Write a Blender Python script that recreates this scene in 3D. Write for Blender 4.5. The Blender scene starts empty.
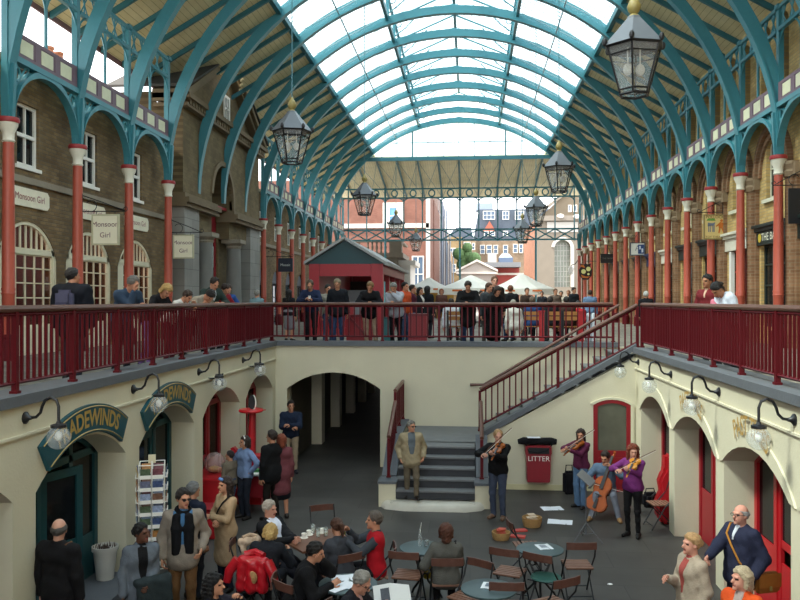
import bpy, bmesh, math, random
import numpy as np
from mathutils import Vector, Matrix
random.seed(7); rng = np.random.default_rng(7)
SC = bpy.context.scene; COL = SC.collection
PI = math.pi
# ---------------------------------------------------------------- camera
TH = math.atan(70/800); CZ = 1.2
cam = bpy.data.objects.new('camera', bpy.data.cameras.new('camera')); COL.objects.link(cam)
cam.data.sensor_width = 36; cam.data.lens = 36; cam.data.clip_end = 600
cam.location = (0, 0, CZ); cam.rotation_euler = (PI/2, 0, TH)
SC.camera = cam
# ---------------------------------------------------------------- sky, sun, exposure
W = bpy.data.worlds.new('sky'); SC.world = W; W.use_nodes = True
bg = W.node_tree.nodes['Background']
bg.inputs[0].default_value = (0.94, 0.97, 1.0, 1); bg.inputs[1].default_value = 2.0
sd = bpy.data.lights.new('sun', 'SUN'); sun = bpy.data.objects.new('sun', sd); COL.objects.link(sun)
sd.energy = 4.2; sd.angle = math.radians(9); sd.color = (1.0, 0.93, 0.80)
sun.rotation_euler = Vector((0.50, 0.22, -0.72)).to_track_quat('-Z', 'Y').to_euler()
SC.view_settings.view_transform = 'Standard'; SC.view_settings.look = 'None'
SC.view_settings.gamma = 1; SC.view_settings.exposure = 0.85
# ---------------------------------------------------------------- pixels of the 800x600 photograph to places
def ray(px, py):
    u = (px-400)/800; v = (300-py)/800
    return Vector((u*math.cos(TH)-math.sin(TH), u*math.sin(TH)+math.cos(TH), v))
def P(px, py, z):
    r = ray(px, py); t = (z-CZ)/r.z; return Vector((r.x*t, r.y*t, z))
def PY(px, py, Y):
    r = ray(px, py); t = Y/r.y; return Vector((r.x*t, Y, CZ+r.z*t))
def PX(px, py, X):
    r = ray(px, py); t = X/r.x; return Vector((X, r.y*t, CZ+r.z*t))
# ---------------------------------------------------------------- materials
def lin(h):
    if not isinstance(h, str): return tuple(h)
    h = h.lstrip('#'); c = [int(h[i:i+2], 16)/255 for i in (0, 2, 4)]
    return tuple(x/12.92 if x <= .04045 else ((x+.055)/1.055)**2.4 for x in c)
MATS = {}
def nodes(name):
    m = bpy.data.materials.new(name); m.use_nodes = True
    nt = m.node_tree; return m, nt, nt.nodes['Principled BSDF']
def mat(h, rough=.6, metal=0., var=.12, scale=6., bump=0., bscale=60., spec=.4):
    key = (h, rough, metal, var, scale, bump, bscale, spec)
    if key in MATS: return MATS[key]
    m, nt, b = nodes('paint_' + str(h).strip('#'))
    c = lin(h)
    tc = nt.nodes.new('ShaderNodeTexCoord')
    n = nt.nodes.new('ShaderNodeTexNoise'); n.inputs['Scale'].default_value = scale; n.inputs['Detail'].default_value = 4
    nt.links.new(tc.outputs['Object'], n.inputs['Vector'])
    mx = nt.nodes.new('ShaderNodeMix'); mx.data_type = 'RGBA'
    mx.inputs[6].default_value = tuple(max(0, x*(1-var)) for x in c)+(1,)
    mx.inputs[7].default_value = tuple(min(1, x*(1+var)) for x in c)+(1,)
    nt.links.new(n.outputs['Fac'], mx.inputs[0]); nt.links.new(mx.outputs[2], b.inputs['Base Color'])
    b.inputs['Roughness'].default_value = rough; b.inputs['Metallic'].default_value = metal
    b.inputs['Specular IOR Level'].default_value = spec
    if bump:
        n2 = nt.nodes.new('ShaderNodeTexNoise'); n2.inputs['Scale'].default_value = bscale
        nt.links.new(tc.outputs['Object'], n2.inputs['Vector'])
        bp = nt.nodes.new('ShaderNodeBump'); bp.inputs['Strength'].default_value = bump; bp.inputs['Distance'].default_value = .02
        nt.links.new(n2.outputs['Fac'], bp.inputs['Height']); nt.links.new(bp.outputs['Normal'], b.inputs['Normal'])
    MATS[key] = m; return m
def cloth(h, rough=.85): return mat(h, rough, 0, .22, 14, .35, 70, .2)
def skin(h): return mat(h, .55, 0, .08, 20, 0, 60, .35)
def metal(h, rough=.4): return mat(h, rough, .0, .1, 9, 0, 60, .5)
def axis_vec(nt, axes, sc=1.):
    """object coordinates with two chosen axes laid into x, y (for brick patterns on upright walls)"""
    tc = nt.nodes.new('ShaderNodeTexCoord'); s = nt.nodes.new('ShaderNodeSeparateXYZ'); c = nt.nodes.new('ShaderNodeCombineXYZ')
    nt.links.new(tc.outputs['Object'], s.inputs[0])
    nt.links.new(s.outputs[axes[0]], c.inputs[0]); nt.links.new(s.outputs[axes[1]], c.inputs[1])
    return c.outputs[0], tc.outputs['Object']
def brickmat(name, axes, c1, c2, mortar, bw, bh, ms=.012, rough=.85, bump=.5, stain=.35, off=.5):
    m, nt, b = nodes(name)
    v, o = axis_vec(nt, axes)
    br = nt.nodes.new('ShaderNodeTexBrick'); br.offset = off
    br.inputs['Scale'].default_value = 1; br.inputs['Brick Width'].default_value = bw; br.inputs['Row Height'].default_value = bh
    br.inputs['Mortar Size'].default_value = ms; br.inputs['Mortar Smooth'].default_value = .3
    br.inputs['Color1'].default_value = lin(c1)+(1,); br.inputs['Color2'].default_value = lin(c2)+(1,); br.inputs['Mortar'].default_value = lin(mortar)+(1,)
    nt.links.new(v, br.inputs['Vector'])
    n = nt.nodes.new('ShaderNodeTexNoise'); n.inputs['Scale'].default_value = 1.3; n.inputs['Detail'].default_value = 6
    nt.links.new(o, n.inputs['Vector'])
    mr = nt.nodes.new('ShaderNodeMapRange'); mr.inputs[1].default_value = .3; mr.inputs[2].default_value = .7
    mr.inputs[3].default_value = 1-stain; mr.inputs[4].default_value = 1+stain*.5
    nt.links.new(n.outputs['Fac'], mr.inputs[0])
    mx = nt.nodes.new('ShaderNodeVectorMath'); mx.operation = 'SCALE'
    nt.links.new(br.outputs['Color'], mx.inputs[0]); nt.links.new(mr.outputs[0], mx.inputs['Scale'])
    nt.links.new(mx.outputs[0], b.inputs['Base Color'])
    b.inputs['Roughness'].default_value = rough; b.inputs['Specular IOR Level'].default_value = .3
    bp = nt.nodes.new('ShaderNodeBump'); bp.inputs['Strength'].default_value = bump; bp.inputs['Distance'].default_value = .01; bp.invert = True
    nt.links.new(br.outputs['Fac'], bp.inputs['Height']); nt.links.new(bp.outputs['Normal'], b.inputs['Normal'])
    return m
def glassmat(name, tint, solid, amount, rough=.05):
    """thin pane: mostly lets light through, a share of it reflects / scatters"""
    m, nt, b = nodes(name)
    b.inputs['Base Color'].default_value = lin(solid)+(1,); b.inputs['Roughness'].default_value = rough
    b.inputs['Specular IOR Level'].default_value = .6
    t = nt.nodes.new('ShaderNodeBsdfTransparent'); t.inputs[0].default_value = lin(tint)+(1,)
    mx = nt.nodes.new('ShaderNodeMixShader'); mx.inputs[0].default_value = amount
    nt.links.new(t.outputs[0], mx.inputs[1]); nt.links.new(b.outputs[0], mx.inputs[2])
    nt.links.new(mx.outputs[0], nt.nodes['Material Output'].inputs['Surface'])
    return m
TEAL = metal('#3a7c86', .42); TEALD = metal('#2f6a74', .45)
RED = mat('#560813', .5, 0, .1, 9, 0, 60, .25); REDB = metal('#b01822', .4); CORAL = metal('#b0523f', .45); CAPW = metal('#ded8c4', .5)
CREAM = mat('#cdc7ae', .7, 0, .06, 2, .12, 30); BLACK = metal('#15161a', .4); DARK = mat('#1b1b1e', .7)
GREY = mat('#6d7176', .7, 0, .2, 3, .2, 25); STONE = mat('#8f8676', .85, 0, .25, 2, .4, 20); WHITE = mat('#ece9e0', .5, 0, .05)
WINFR = mat('#ddd8bd', .5, 0, .05); WOODR = mat('#5e4436', .45, 0, .25, 12); BRASS = metal('#8f8048', .5)
GLASS = glassmat('roof_glazing', '#eef6f8', '#dfe8ea', .10, .2)
PANE = glassmat('window_pane', '#59636b', '#20262b', .55, .04)
PANEL = glassmat('window_pane_warm', '#c9bdb4', '#3a2f2f', .22, .06)
LAMPG = glassmat('lantern_pane', '#f0f2f0', '#eef1f2', .17, .1)
GLOBE = glassmat('globe_glass', '#f4f6f6', '#f2f5f6', .18, .04)
CLEAR = glassmat('drink_glass', '#f2f6f6', '#e8eeee', .18, .03)
TEALP = metal('#0f4a55', .45)
# ---------------------------------------------------------------- mesh builder
class MB:
    def __init__(s): s.v = []; s.f = []; s.m = []
    def add(s, vs, fs, mi=0):
        o = len(s.v); s.v += [tuple(p) for p in vs]; s.f += [tuple(i+o for i in f) for f in fs]; s.m += [mi]*len(fs); return s
    def box(s, c, d, rot=0., mi=0, tilt=None):
        x, y, z = (k/2 for k in d)
        vs = [Vector((a*x, b*y, e*z)) for a in (-1, 1) for b in (-1, 1) for e in (-1, 1)]
        R = Matrix.Rotation(rot, 3, 'Z') if tilt is None else Matrix.Rotation(rot, 3, 'Z') @ Matrix.Rotation(tilt[1], 3, tilt[0])
        vs = [R @ p + Vector(c) for p in vs]
        return s.add(vs, [(0,1,3,2),(4,6,7,5),(0,4,5,1),(2,3,7,6),(0,2,6,4),(1,5,7,3)], mi)
    def bx(s, x0, x1, y0, y1, z0, z1, mi=0): return s.box(((x0+x1)/2, (y0+y1)/2, (z0+z1)/2), (abs(x1-x0), abs(y1-y0), abs(z1-z0)), 0, mi)
    def tube(s, pts, r, n=8, mi=0, closed=False, cap=True):
        pts = [Vector(p) for p in pts]; N = len(pts); rs = r if hasattr(r, '__len__') else [r]*N
        ring = []; up = None
        for i, p in enumerate(pts):
            if closed: t = pts[(i+1) % N]-pts[i-1]
            else: t = pts[min(i+1, N-1)]-pts[max(i-1, 0)]
            t.normalize()
            if up is None: up = Vector((0, 0, 1)) if abs(t.z) < .9 else Vector((1, 0, 0))
            a = t.cross(up); a.normalize(); b = a.cross(t); b.normalize(); up = b
            ring.append([p+(a*math.cos(2*PI*k/n)+b*math.sin(2*PI*k/n))*rs[i] for k in range(n)])
        vs = [q for g in ring for q in g]; fs = []
        for i in range(N if closed else N-1):
            j = (i+1) % N
            for k in range(n): fs.append((i*n+k, i*n+(k+1) % n, j*n+(k+1) % n, j*n+k))
        if cap and not closed: fs += [tuple(range(n))[::-1], tuple((N-1)*n+k for k in range(n))]
        return s.add(vs, fs, mi)
    def lathe(s, prof, n=16, c=(0, 0, 0), mi=0, ax='Z', a0=0.):
        """prof: (radius, height) pairs"""
        vs = []
        for r, h in prof:
            for k in range(n):
                a = 2*PI*k/n+a0; p = (r*math.cos(a), r*math.sin(a), h)
                if ax == 'X': p = (p[2], p[0], p[1])
                elif ax == 'Y': p = (p[0], p[2], p[1])
                vs.append((p[0]+c[0], p[1]+c[1], p[2]+c[2]))
        fs = [(i*n+k, i*n+(k+1) % n, (i+1)*n+(k+1) % n, (i+1)*n+k) for i in range(len(prof)-1) for k in range(n)]
        if prof[0][0] > 1e-6: fs.append(tuple(range(n))[::-1])
        if prof[-1][0] > 1e-6: fs.append(tuple((len(prof)-1)*n+k for k in range(n)))
        return s.add(vs, fs, mi)
    def ball(s, c, r, n=10, mi=0, sq=(1, 1, 1)):
        pr = [(max(math.sin(PI*i/n), 0)*r, -math.cos(PI*i/n)*r) for i in range(n+1)]
        o = len(s.v); s.lathe(pr, n+4, (0, 0, 0), mi)
        s.v[o:] = [(p[0]*sq[0]+c[0], p[1]*sq[1]+c[1], p[2]*sq[2]+c[2]) for p in s.v[o:]]; return s
    def prism(s, poly, d0, d1, mp, mi=0):
        """outline poly (u,v) pushed from depth d0 to d1; mp(u,v,w) -> point"""
        n = len(poly); vs = [mp(u, v, d0) for u, v in poly]+[mp(u, v, d1) for u, v in poly]
        return s.add(vs, [tuple(range(n))[::-1], tuple(range(n, 2*n))]+[(i, (i+1) % n, n+(i+1) % n, n+i) for i in range(n)], mi)
    def xf(s, o, M):
        s.v[o:] = [tuple(M @ Vector(p)) for p in s.v[o:]]; return s
    def build(s, name, mats, parent=None, loc=None, smooth=False, fixn=True, bevel=0.):
        me = bpy.data.meshes.new(name); me.from_pydata(s.v, [], s.f)
        for m in (mats if isinstance(mats, (list, tuple)) else [mats]): me.materials.append(m)
        if any(s.m): me.polygons.foreach_set('material_index', s.m)
        if fixn or bevel:
            b = bmesh.new(); b.from_mesh(me)
            if fixn: bmesh.ops.recalc_face_normals(b, faces=b.faces)
            if bevel:
                es = [e for e in b.edges if len(e.link_faces) == 2 and e.calc_face_angle(0) > .6]
                bmesh.ops.bevel(b, geom=es, offset=bevel, segments=2, affect='EDGES')
            b.to_mesh(me); b.free()
        if smooth:
            me.polygons.foreach_set('use_smooth', [True]*len(me.polygons))
            try: me.set_sharp_from_angle(angle=.7)
            except Exception: pass
        me.update(); o = bpy.data.objects.new(name, me); COL.objects.link(o)
        if parent is not None: o.parent = parent
        if loc is not None: o.location = loc
        return o
def thing(name, label, cat, loc=(0, 0, 0), rz=0., group=None):
    o = bpy.data.objects.new(name, None); COL.objects.link(o); o.empty_display_size = .1
    o.location = loc; o.rotation_euler = (0, 0, rz); return tag(o, label, cat, group)
def tag(o, label, cat, group=None, kind=None):
    o['label'] = label; o['category'] = cat
    if group: o['group'] = group
    if kind: o['kind'] = kind
    return o
def struct(o, label=None):
    o['kind'] = 'structure'
    if label: o['label'] = label
    return o
def dup(root, loc, rz, label=None, group=None):
    r = root.copy(); COL.objects.link(r); r.location = loc; r.rotation_euler = (0, 0, rz)
    if label: r['label'] = label
    if group: r['group'] = group
    for ch in list(root.children):
        c = ch.copy(); COL.objects.link(c); c.parent = r
        for g in ch.children:
            d = g.copy(); COL.objects.link(d); d.parent = c
    return r
ORD = 'first second third fourth fifth sixth seventh eighth ninth tenth eleventh twelfth thirteenth fourteenth fifteenth'.split()
def nth(i, n=None):
    return 'last' if n is not None and i == n-1 else ORD[i]
def lettering(txt, size, mp, material, parent, name='lettering', depth=.004, bend=None, bold=0., sx=1.):
    """flat raised letters; mp(u, v, w) places them; bend(u, v) may curve the line first"""
    cu = bpy.data.curves.new('t', 'FONT'); cu.body = txt; cu.size = size; cu.align_x = 'CENTER'; cu.align_y = 'CENTER'; cu.resolution_u = 3; cu.offset = bold
    t = bpy.data.objects.new('t', cu); COL.objects.link(t); bpy.context.view_layer.update()
    me = bpy.data.meshes.new_from_object(t.evaluated_get(bpy.context.evaluated_depsgraph_get()))
    pts = [(v.co.x*sx, v.co.y) for v in me.vertices]; fs = [tuple(p.vertices) for p in me.polygons]
    bpy.data.objects.remove(t); bpy.data.curves.remove(cu); bpy.data.meshes.remove(me)
    if bend: pts = [bend(u, v) for u, v in pts]
    b = MB(); b.add([mp(u, v, depth) for u, v in pts], fs)
    return b.build(name, material, parent, fixn=False)
def arch_wall(b, u0, u1, v0, v1, ops, w0, w1, mp, mi=0, seg=14):
    """upright wall between u0..u1, v0..v1, depth w0..w1, with openings (centre, half width, bottom, spring, rise)"""
    ops = sorted(ops); cur = u0
    def slab(a, c, lo, hi, lo2=None):
        lo2 = lo if lo2 is None else lo2
        if c-a < 1e-5: return
        pr = [(a, lo), (c, lo2), (c, hi), (a, hi)]
        vs = [mp(u, v, w0) for u, v in pr]+[mp(u, v, w1) for u, v in pr]
        b.add(vs, [(3,2,1,0),(4,5,6,7),(0,1,5,4),(2,3,7,6)], mi)
    def side(u, lo, hi): b.add([mp(u, lo, w0), mp(u, hi, w0), mp(u, hi, w1), mp(u, lo, w1)], [(0, 1, 2, 3)], mi)
    for uc, hw, bot, sp, rise in ops:
        slab(cur, uc-hw, v0, v1); side(uc-hw, bot, sp); side(uc+hw, bot, sp)
        if bot > v0+1e-4: slab(uc-hw, uc+hw, v0, bot)
        if rise < 1e-4: slab(uc-hw, uc+hw, sp, v1)
        else:
            R = (hw*hw+rise*rise)/(2*rise); zc = sp+rise-R
            zf = lambda u: zc+math.sqrt(max(R*R-(u-uc)**2, 0))
            us = [uc+hw*-math.cos(PI*i/seg) for i in range(seg+1)]
            for a, c in zip(us, us[1:]): slab(a, c, zf(a), v1, zf(c))
        cur = uc+hw
    slab(cur, u1, v0, v1); side(u0, v0, v1); side(u1, v0, v1)
    return b
def arc_poly(uc, hw, bot, sp, rise, n=14):
    R = (hw*hw+rise*rise)/(2*rise); zc = sp+rise-R
    return [(uc-hw, bot), (uc+hw, bot)]+[(uc+hw*math.cos(PI*i/n), zc+math.sqrt(max(R*R-(hw*math.cos(PI*i/n))**2, 0))) for i in range(n+1)]
def MX(X, s): return lambda u, v, w: (X+s*w, u, v)          # wall across X: u = Y, depth along s
def MY(Y, s=1): return lambda u, v, w: (u, Y+s*w, v)        # wall across Y: u = X
def bars(b, mp, u0, u1, v0, v1, nu, nv, t, w0, w1, mi=0, edge=None):
    """window frame with nu x nv panes"""
    e = edge or t*2
    def bb(a, c, lo, hi):
        b.prism([(a, lo), (c, lo), (c, hi), (a, hi)], w0, w1, mp, mi)
    bb(u0, u0+e, v0, v1); bb(u1-e, u1, v0, v1); bb(u0+e, u1-e, v0, v0+e); bb(u0+e, u1-e, v1-e, v1)
    for i in range(1, nu): c = u0+(u1-u0)*i/nu; bb(c-t/2, c+t/2, v0+e, v1-e)
    for j in range(1, nv): c = v0+(v1-v0)*j/nv; bb(u0+e, u1-e, c-t/2, c+t/2)
    return b
# ================================================================ the setting
XL, XR, YB, ZL, YF = -4.93, 3.62, 20.0, -3.0, 17.9       # court: left wall, right wall, back wall, its floor, stair wall
CX, HW, S, Y0, YEND, YSC = -.72, 8.42, 2.82, 20.8, 51.82, 57.46
XA, XB = CX-HW, CX+HW                                     # column rows
FL, FR = -9.6, 8.12                                       # shop fronts behind the columns
YN = -12.
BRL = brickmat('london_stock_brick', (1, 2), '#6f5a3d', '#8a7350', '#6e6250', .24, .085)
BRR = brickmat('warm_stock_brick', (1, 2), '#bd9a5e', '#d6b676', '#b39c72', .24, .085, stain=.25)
BRA = brickmat('brown_pilaster_brick', (1, 2), '#7d5b41', '#967255', '#8d765c', .24, .085)
PAVE = brickmat('paving_setts', (0, 1), '#6a655c', '#857f73', '#4f4b45', .6, .4, .012, .75, .2, .2)
FLAG = brickmat('dark_flagstones', (0, 1), '#3d3b38', '#484643', '#32312f', 1.5, .8, .008, .5, .12, .25)
BOARD = brickmat('roof_boards', (1, 0), '#d6c79a', '#dccfa4', '#a89a72', 6., .16, .008, .6, .4, .12)
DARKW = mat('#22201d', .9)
# ---- floors
b = MB(); b.bx(-9.7, 8.3, -12, YB, ZL-.2, ZL); b.bx(-5.5, 1.5, YB, 48, ZL-.2, ZL); struct(b.build('floor', FLAG))
b = MB()
b.bx(-14, XL-.45, -12, 62, -.25, 0); b.bx(XR+.45, 14, -12, 62, -.25, 0)
b.bx(XL-.45, XR+.45, -12, .4, -.25, 0); b.bx(XL-.45, XR+.45, YB+.3, 62, -.25, 0)
b.bx(XR, XR+.45, YF, YB+.3, -.25, 0)
struct(b.build('floor', PAVE))
# ---- rendered court walls with segmental arches
OPL = [(4.2+2.86*k, 1.2, ZL, -1.0, .45) for k in range(6)]
OPR = [(5.05+2.78*k, 1.2, ZL, -1.1, .38) for k in range(5)]
b = MB(); arch_wall(b, .4, YB, ZL, .04, OPL, 0, .45, MX(XL, -1)); struct(b.build('wall_left', CREAM, bevel=.0))
b = MB(); arch_wall(b, .4, YF+.3, ZL, .04, OPR, 0, .45, MX(XR, 1)); struct(b.build('wall_right', CREAM))
b = MB(); arch_wall(b, XL-.45, XR+.45, ZL, .04, [(-3.44, 1.19, ZL, -1.05, .42)], 0, .35, MY(YB)); struct(b.build('wall_back', CREAM))
b = MB(); b.bx(XL, XR, .0, .4, ZL, .04); struct(b.build('wall_front', CREAM))
# raised bands round the right-hand arches, string course
b = MB()
for yc, hw, bt, sp, ri in OPR:
    o = arc_poly(yc, hw+.17, ZL, sp-.02, ri+.24, 14)[2:]; i = arc_poly(yc, hw+.004, ZL, sp+.0, ri+.004, 14)[2:]
    for (a, c, d, e) in zip(o, o[1:], i[1:], i): b.prism([a, c, d, e], 0, -.025, MX(XR, 1))
struct(b.build('trim_1', CREAM))
b = MB(); b.bx(XR-.03, XR, .4, YF, -.31, -.28); struct(b.build('trim_2', CREAM))
b = MB(); b.bx(XL, XL+.03, .4, YB, -.31, -.28); struct(b.build('trim_3', CREAM))
# coping round the opening
COP = mat('#5d6166', .7, 0, .2, 3, .2, 25)
b = MB()
b.bx(XL-.45, XL+.05, .3, YB, .04, .16); b.bx(XR-.07, XR+.45, .3, YF, .04, .16); b.bx(XL-.45, XR, YB-.07, YB+.35, .04, .16)
b.bx(XL-.45, XR+.45, 0, .47, .04, .16)
struct(b.build('trim_4', COP))
# skirt of worn paint at the floor
b = MB(); b.bx(.36, XR, YF-.02, YF, ZL, ZL+.12); struct(b.build('baseboard_stair', mat('#c9c19a', .7, 0, .15, 4)))
# deep rooms behind the arches and the passage under the upper floor
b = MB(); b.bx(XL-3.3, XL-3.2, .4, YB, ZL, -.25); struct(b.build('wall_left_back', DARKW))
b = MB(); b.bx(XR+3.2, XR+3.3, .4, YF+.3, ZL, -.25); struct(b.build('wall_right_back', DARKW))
b = MB()
for k in range(6):
    if k: b.bx(XL-3.2, XL-.45, 4.2+2.86*(k-.5)-.06, 4.2+2.86*(k-.5)+.06, ZL, -.25)
b.bx(XL-3.2, XL-.45, .3, .4, ZL, -.25); b.bx(XL-3.2, XL-.45, YB, YB+.1, ZL, -.25)
struct(b.build('wall_left_party', mat('#8d8468', .8)))
b = MB()
for k in range(1, 5): b.bx(XR+.45, XR+3.2, 5.05+2.78*(k-.5)-.06, 5.05+2.78*(k-.5)+.06, ZL, -.25)
b.bx(XR+.45, XR+3.2, .3, .4, ZL, -.25); b.bx(XR+.45, XR+3.2, YF+.3, YF+.4, ZL, -.25)
struct(b.build('wall_right_party', mat('#8d8468', .8)))
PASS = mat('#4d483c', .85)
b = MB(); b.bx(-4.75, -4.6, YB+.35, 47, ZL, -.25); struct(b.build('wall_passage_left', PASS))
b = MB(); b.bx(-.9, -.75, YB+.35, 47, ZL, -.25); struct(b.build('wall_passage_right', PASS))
for k in range(5):
    b = MB(); b.bx(-4.6, -4.3, YB+3+3.2*k, YB+3.5+3.2*k, ZL, -.25); tag(b.build('passage_pier', CREAM), 'cream pier against the left side of the dark passage, %s from its mouth' % ORD[k], 'pier', 'piers along the dark passage')
# ---- stairs
STEP = mat('#34363a', .6, 0, .2, 5); NOSE = mat('#6a6c6d', .6, 0, .15, 6)
b = MB(); NS = MB()
for i in range(1, 6):
    z = ZL+.175*(i+1); y = 16.14+.27*(i-1)
    b.bx(-1.5, .1, y, 17.8, z-.175, z-.03); NS.bx(-1.5, .1, y-.025, 17.8 if i == 5 else y+.29, z-.035, z)
ZM = ZL+1.05
b.bx(-1.5, .3, 17.75, YB, ZL, ZM-.03); NS.bx(-1.5, .36, 17.7, YB, ZM-.035, ZM)
for i in range(11):
    x = .36+.295*i; z = ZM+.177*(i+1)
    b.bx(x, XR, YF+.25, YB, z-.18, z-.03); NS.bx(x-.02, x+.3, YF+.25, YB, z-.035, z)
st = struct(b.build('floor_stair', STEP)); n_ = NS.build('nosing', NOSE, st)
b = MB()
b.tube([(-1.72, 16.3, ZL+.0), (-1.62, 16.1, ZL), (-1.3, 16.0, ZL), (-.1, 16.0, ZL), (.12, 16.1, ZL), (.2, 16.3, ZL)], .15, 12)
o_ = b.v[:]; b.v = [(p[0], p[1], max(p[2], ZL)) for p in o_]; b.bx(-1.6, .1, 16.0, 16.3, ZL, ZL+.149)
struct(b.build('floor_curb_step', mat('#b9b6aa', .6, 0, .15, 5), smooth=True))
# cheek walls and end blocks
b = MB()
for x0, x1 in ((-1.85, -1.5), (.1, .4)):
    b.bx(x0, x1, 16.15, 16.62, ZL, ZL+.47)
    b.prism([(16.62, ZL), (17.8, ZL), (17.8, ZM+.1), (16.62, ZL+.47)], x0+.06, x1-.06, lambda u, v, w: (w, u, v))
b.bx(-1.79, -1.56, 17.8, YB, ZL, ZM+.1)
struct(b.build('wall_stair_cheek', CREAM))
b = MB()
for x0, x1 in ((-1.85, -1.5), (.1, .4)):
    b.bx(x0-.02, x1+.02, 16.13, 16.64, ZL+.47, ZL+.52)
    b.prism([(16.62, ZL+.47), (17.8, ZM+.1), (17.8, ZM+.17), (16.62, ZL+.54)], x0+.02, x1-.02, lambda u, v, w: (w, u, v))
b.bx(-1.83, -1.52, 17.8, YB, ZM+.1, ZM+.17)
SLX = (0-ZM)/(3.6-.3)
sl = lambda x: ZM+.1+SLX*(x-.3)
b.prism([(.3, sl(.3)), (XR, sl(XR)), (XR, sl(XR)+.13), (.3, sl(.3)+.13)], YF-.05, YF+.25, lambda u, v, w: (u, w, v))
struct(b.build('trim_5', COP))
b = MB(); b.prism([(.36, ZL), (XR+.3, ZL), (XR+.3, sl(XR)), (.36, sl(.36))], YF, YF+.25, lambda u, v, w: (u, w, v)); struct(b.build('wall_stair', CREAM))
# ---- upper shop fronts: left (stock brick)
for nm, ya, yb in (('near', YN, 24.8), ('far', 34.2, 54.)):
    ys = [Y0+S*(k+.5) for k in range(-11, 12)]
    ys = [y for y in ys if ya+.9 < y < yb-.9]
    b = MB()
    if nm == 'near':
        lo = [(y+.12, 1.2, .0, 2.1, .82) for y in ys]; up = [(y+.1, .43, 4.1, 5.45, 0) for y in ys]
    else:
        lo = [(y, .85, .0, 1.9, .75) for y in ys]; up = [(y, .4, 4.1, 5.3, .12) for y in ys]
    arch_wall(b, ya, yb, 0, 3.75, lo, 0, .35, MX(FL, -1)); arch_wall(b, ya, yb, 3.75, 6.15, up, 0, .35, MX(FL, -1))
    b.bx(FL-.05, FL+.07, ya, yb, 3.72, 3.86, 1); b.bx(FL-.3, FL+.1, ya, yb, 6.1, 6.25, 1)
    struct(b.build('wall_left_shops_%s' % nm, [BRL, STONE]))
    b = MB(); b.bx(FL-3, FL-2.9, ya, yb, 0, 6.1); struct(b.build('wall_left_inside_%s' % nm, mat('#75606a', .8)))
    b = MB(); b.bx(FL-3, FL-.3, ya, yb, 6.0, 6.15); b.bx(FL-3, FL-.3, ya, yb, 3.4, 3.6); struct(b.build('ceiling', mat('#8a7f70', .8)))
# right (sunny stock brick), higher
ys = [Y0+S*(k+.5) for k in range(-11, 11)]
b = MB()
arch_wall(b, YN, 54, 0, 3.5, [(y, .98, .45 if k % 2 else .02, 2.75, 0) for k, y in enumerate(ys)], 0, .35, MX(FR, 1))
arch_wall(b, YN, 54, 3.5, 6.3, [(y+.1, .5, 3.95, 5.35, .3) for y in ys], 0, .35, MX(FR, 1))
arch_wall(b, YN, 54, 6.3, 9.6, [(y+d, .36, 6.9, 8.4, .3) for y in ys for d in (-.62, .62)], 0, .35, MX(FR, 1))
b.bx(FR-.1, FR+.1, YN, 54, 6.2, 6.36, 1); b.bx(FR-.12, FR+.1, YN, 54, 9.5, 9.7, 1)
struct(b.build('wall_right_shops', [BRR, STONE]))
b = MB(); b.bx(FR+2.5, FR+2.6, YN, 54, 0, 9.6); struct(b.build('wall_right_inside', mat('#4a4138', .8)))
b = MB()
for z in (3.4, 6.25, 9.5): b.bx(FR+.3, FR+2.5, YN, 54, z, z+.1)
struct(b.build('ceiling', mat('#8a7f70', .8)))
# ---- roof: boarded slopes, glazed slopes, lantern
zo = lambda off: 9.3-(off-HW)*.572          # boards
GE = 5.65; LE = 2.6
b = MB()
def slope(b, sgn, o0, o1, z0, z1, ya, yb, t=.08, mi=0):
    b.prism([(CX+sgn*o0, z0), (CX+sgn*o1, z1), (CX+sgn*o1, z1+t), (CX+sgn*o0, z0+t)], ya, yb, lambda u, v, w: (u, w, v), mi)
for a, c in ((YN, 27.6), (31.4, 57.4)): slope(b, -1, 9.9, GE, zo(9.9), zo(GE), a, c)
for i in range(10):
    o = 8.5-.7*(1-abs(i-4.5)/5); slope(b, -1, o, GE, zo(o), zo(GE), 27.6+.38*i, 27.98+.38*i)
slope(b, 1, 9.9, GE, zo(9.9), zo(GE), YN, 57.4)
struct(b.build('ceiling', BOARD))
zg = lambda off: zo(GE)+.05+(GE-off)*.52
b = MB()
for sg in (-1, 1): slope(b, sg, GE, LE, zg(GE), zg(LE), YN, YEND, .012); slope(b, sg, LE, 0, zg(LE)+.95, zg(LE)+2.1, YN, YEND, .012); b.bx(CX+sg*LE-.006, CX+sg*LE+.006, YN, YEND, zg(LE), zg(LE)+.95)
struct(b.build('window_roof', GLASS))
RZ = zg(LE)+2.1
b = MB(); GB = metal('#8fa3a8', .5)
y = YN
while y < YEND:
    for sg in (-1, 1): b.tube([(CX+sg*GE, y, zg(GE)+.03), (CX+sg*LE, y, zg(LE)+.03)], .014, 4); b.tube([(CX+sg*LE, y, zg(LE)+.98), (CX, y, RZ+.03)], .012, 4)
    y += S/8
for sg in (-1, 1): b.tube([(CX+sg*4.1, YN, zg(4.1)), (CX+sg*4.1, YEND, zg(4.1))], .03, 5)
struct(b.build('trim_roof_bars', GB))
b = MB()
for sg in (-1, 1):
    b.box((CX+sg*GE, (YN+57)/2-2.6, zo(GE)+.0), (.16, YEND-YN, .22)); b.box((CX+sg*LE, (YN+YEND)/2, zg(LE)+.02), (.12, YEND-YN, .2)); b.box((CX+sg*LE, (YN+YEND)/2, zg(LE)+.95), (.1, YEND-YN, .14))
b.box((CX, (YN+YEND)/2, RZ), (.12, YEND-YN, .2))
struct(b.build('trim_roof_purlins', TEALD))
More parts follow.
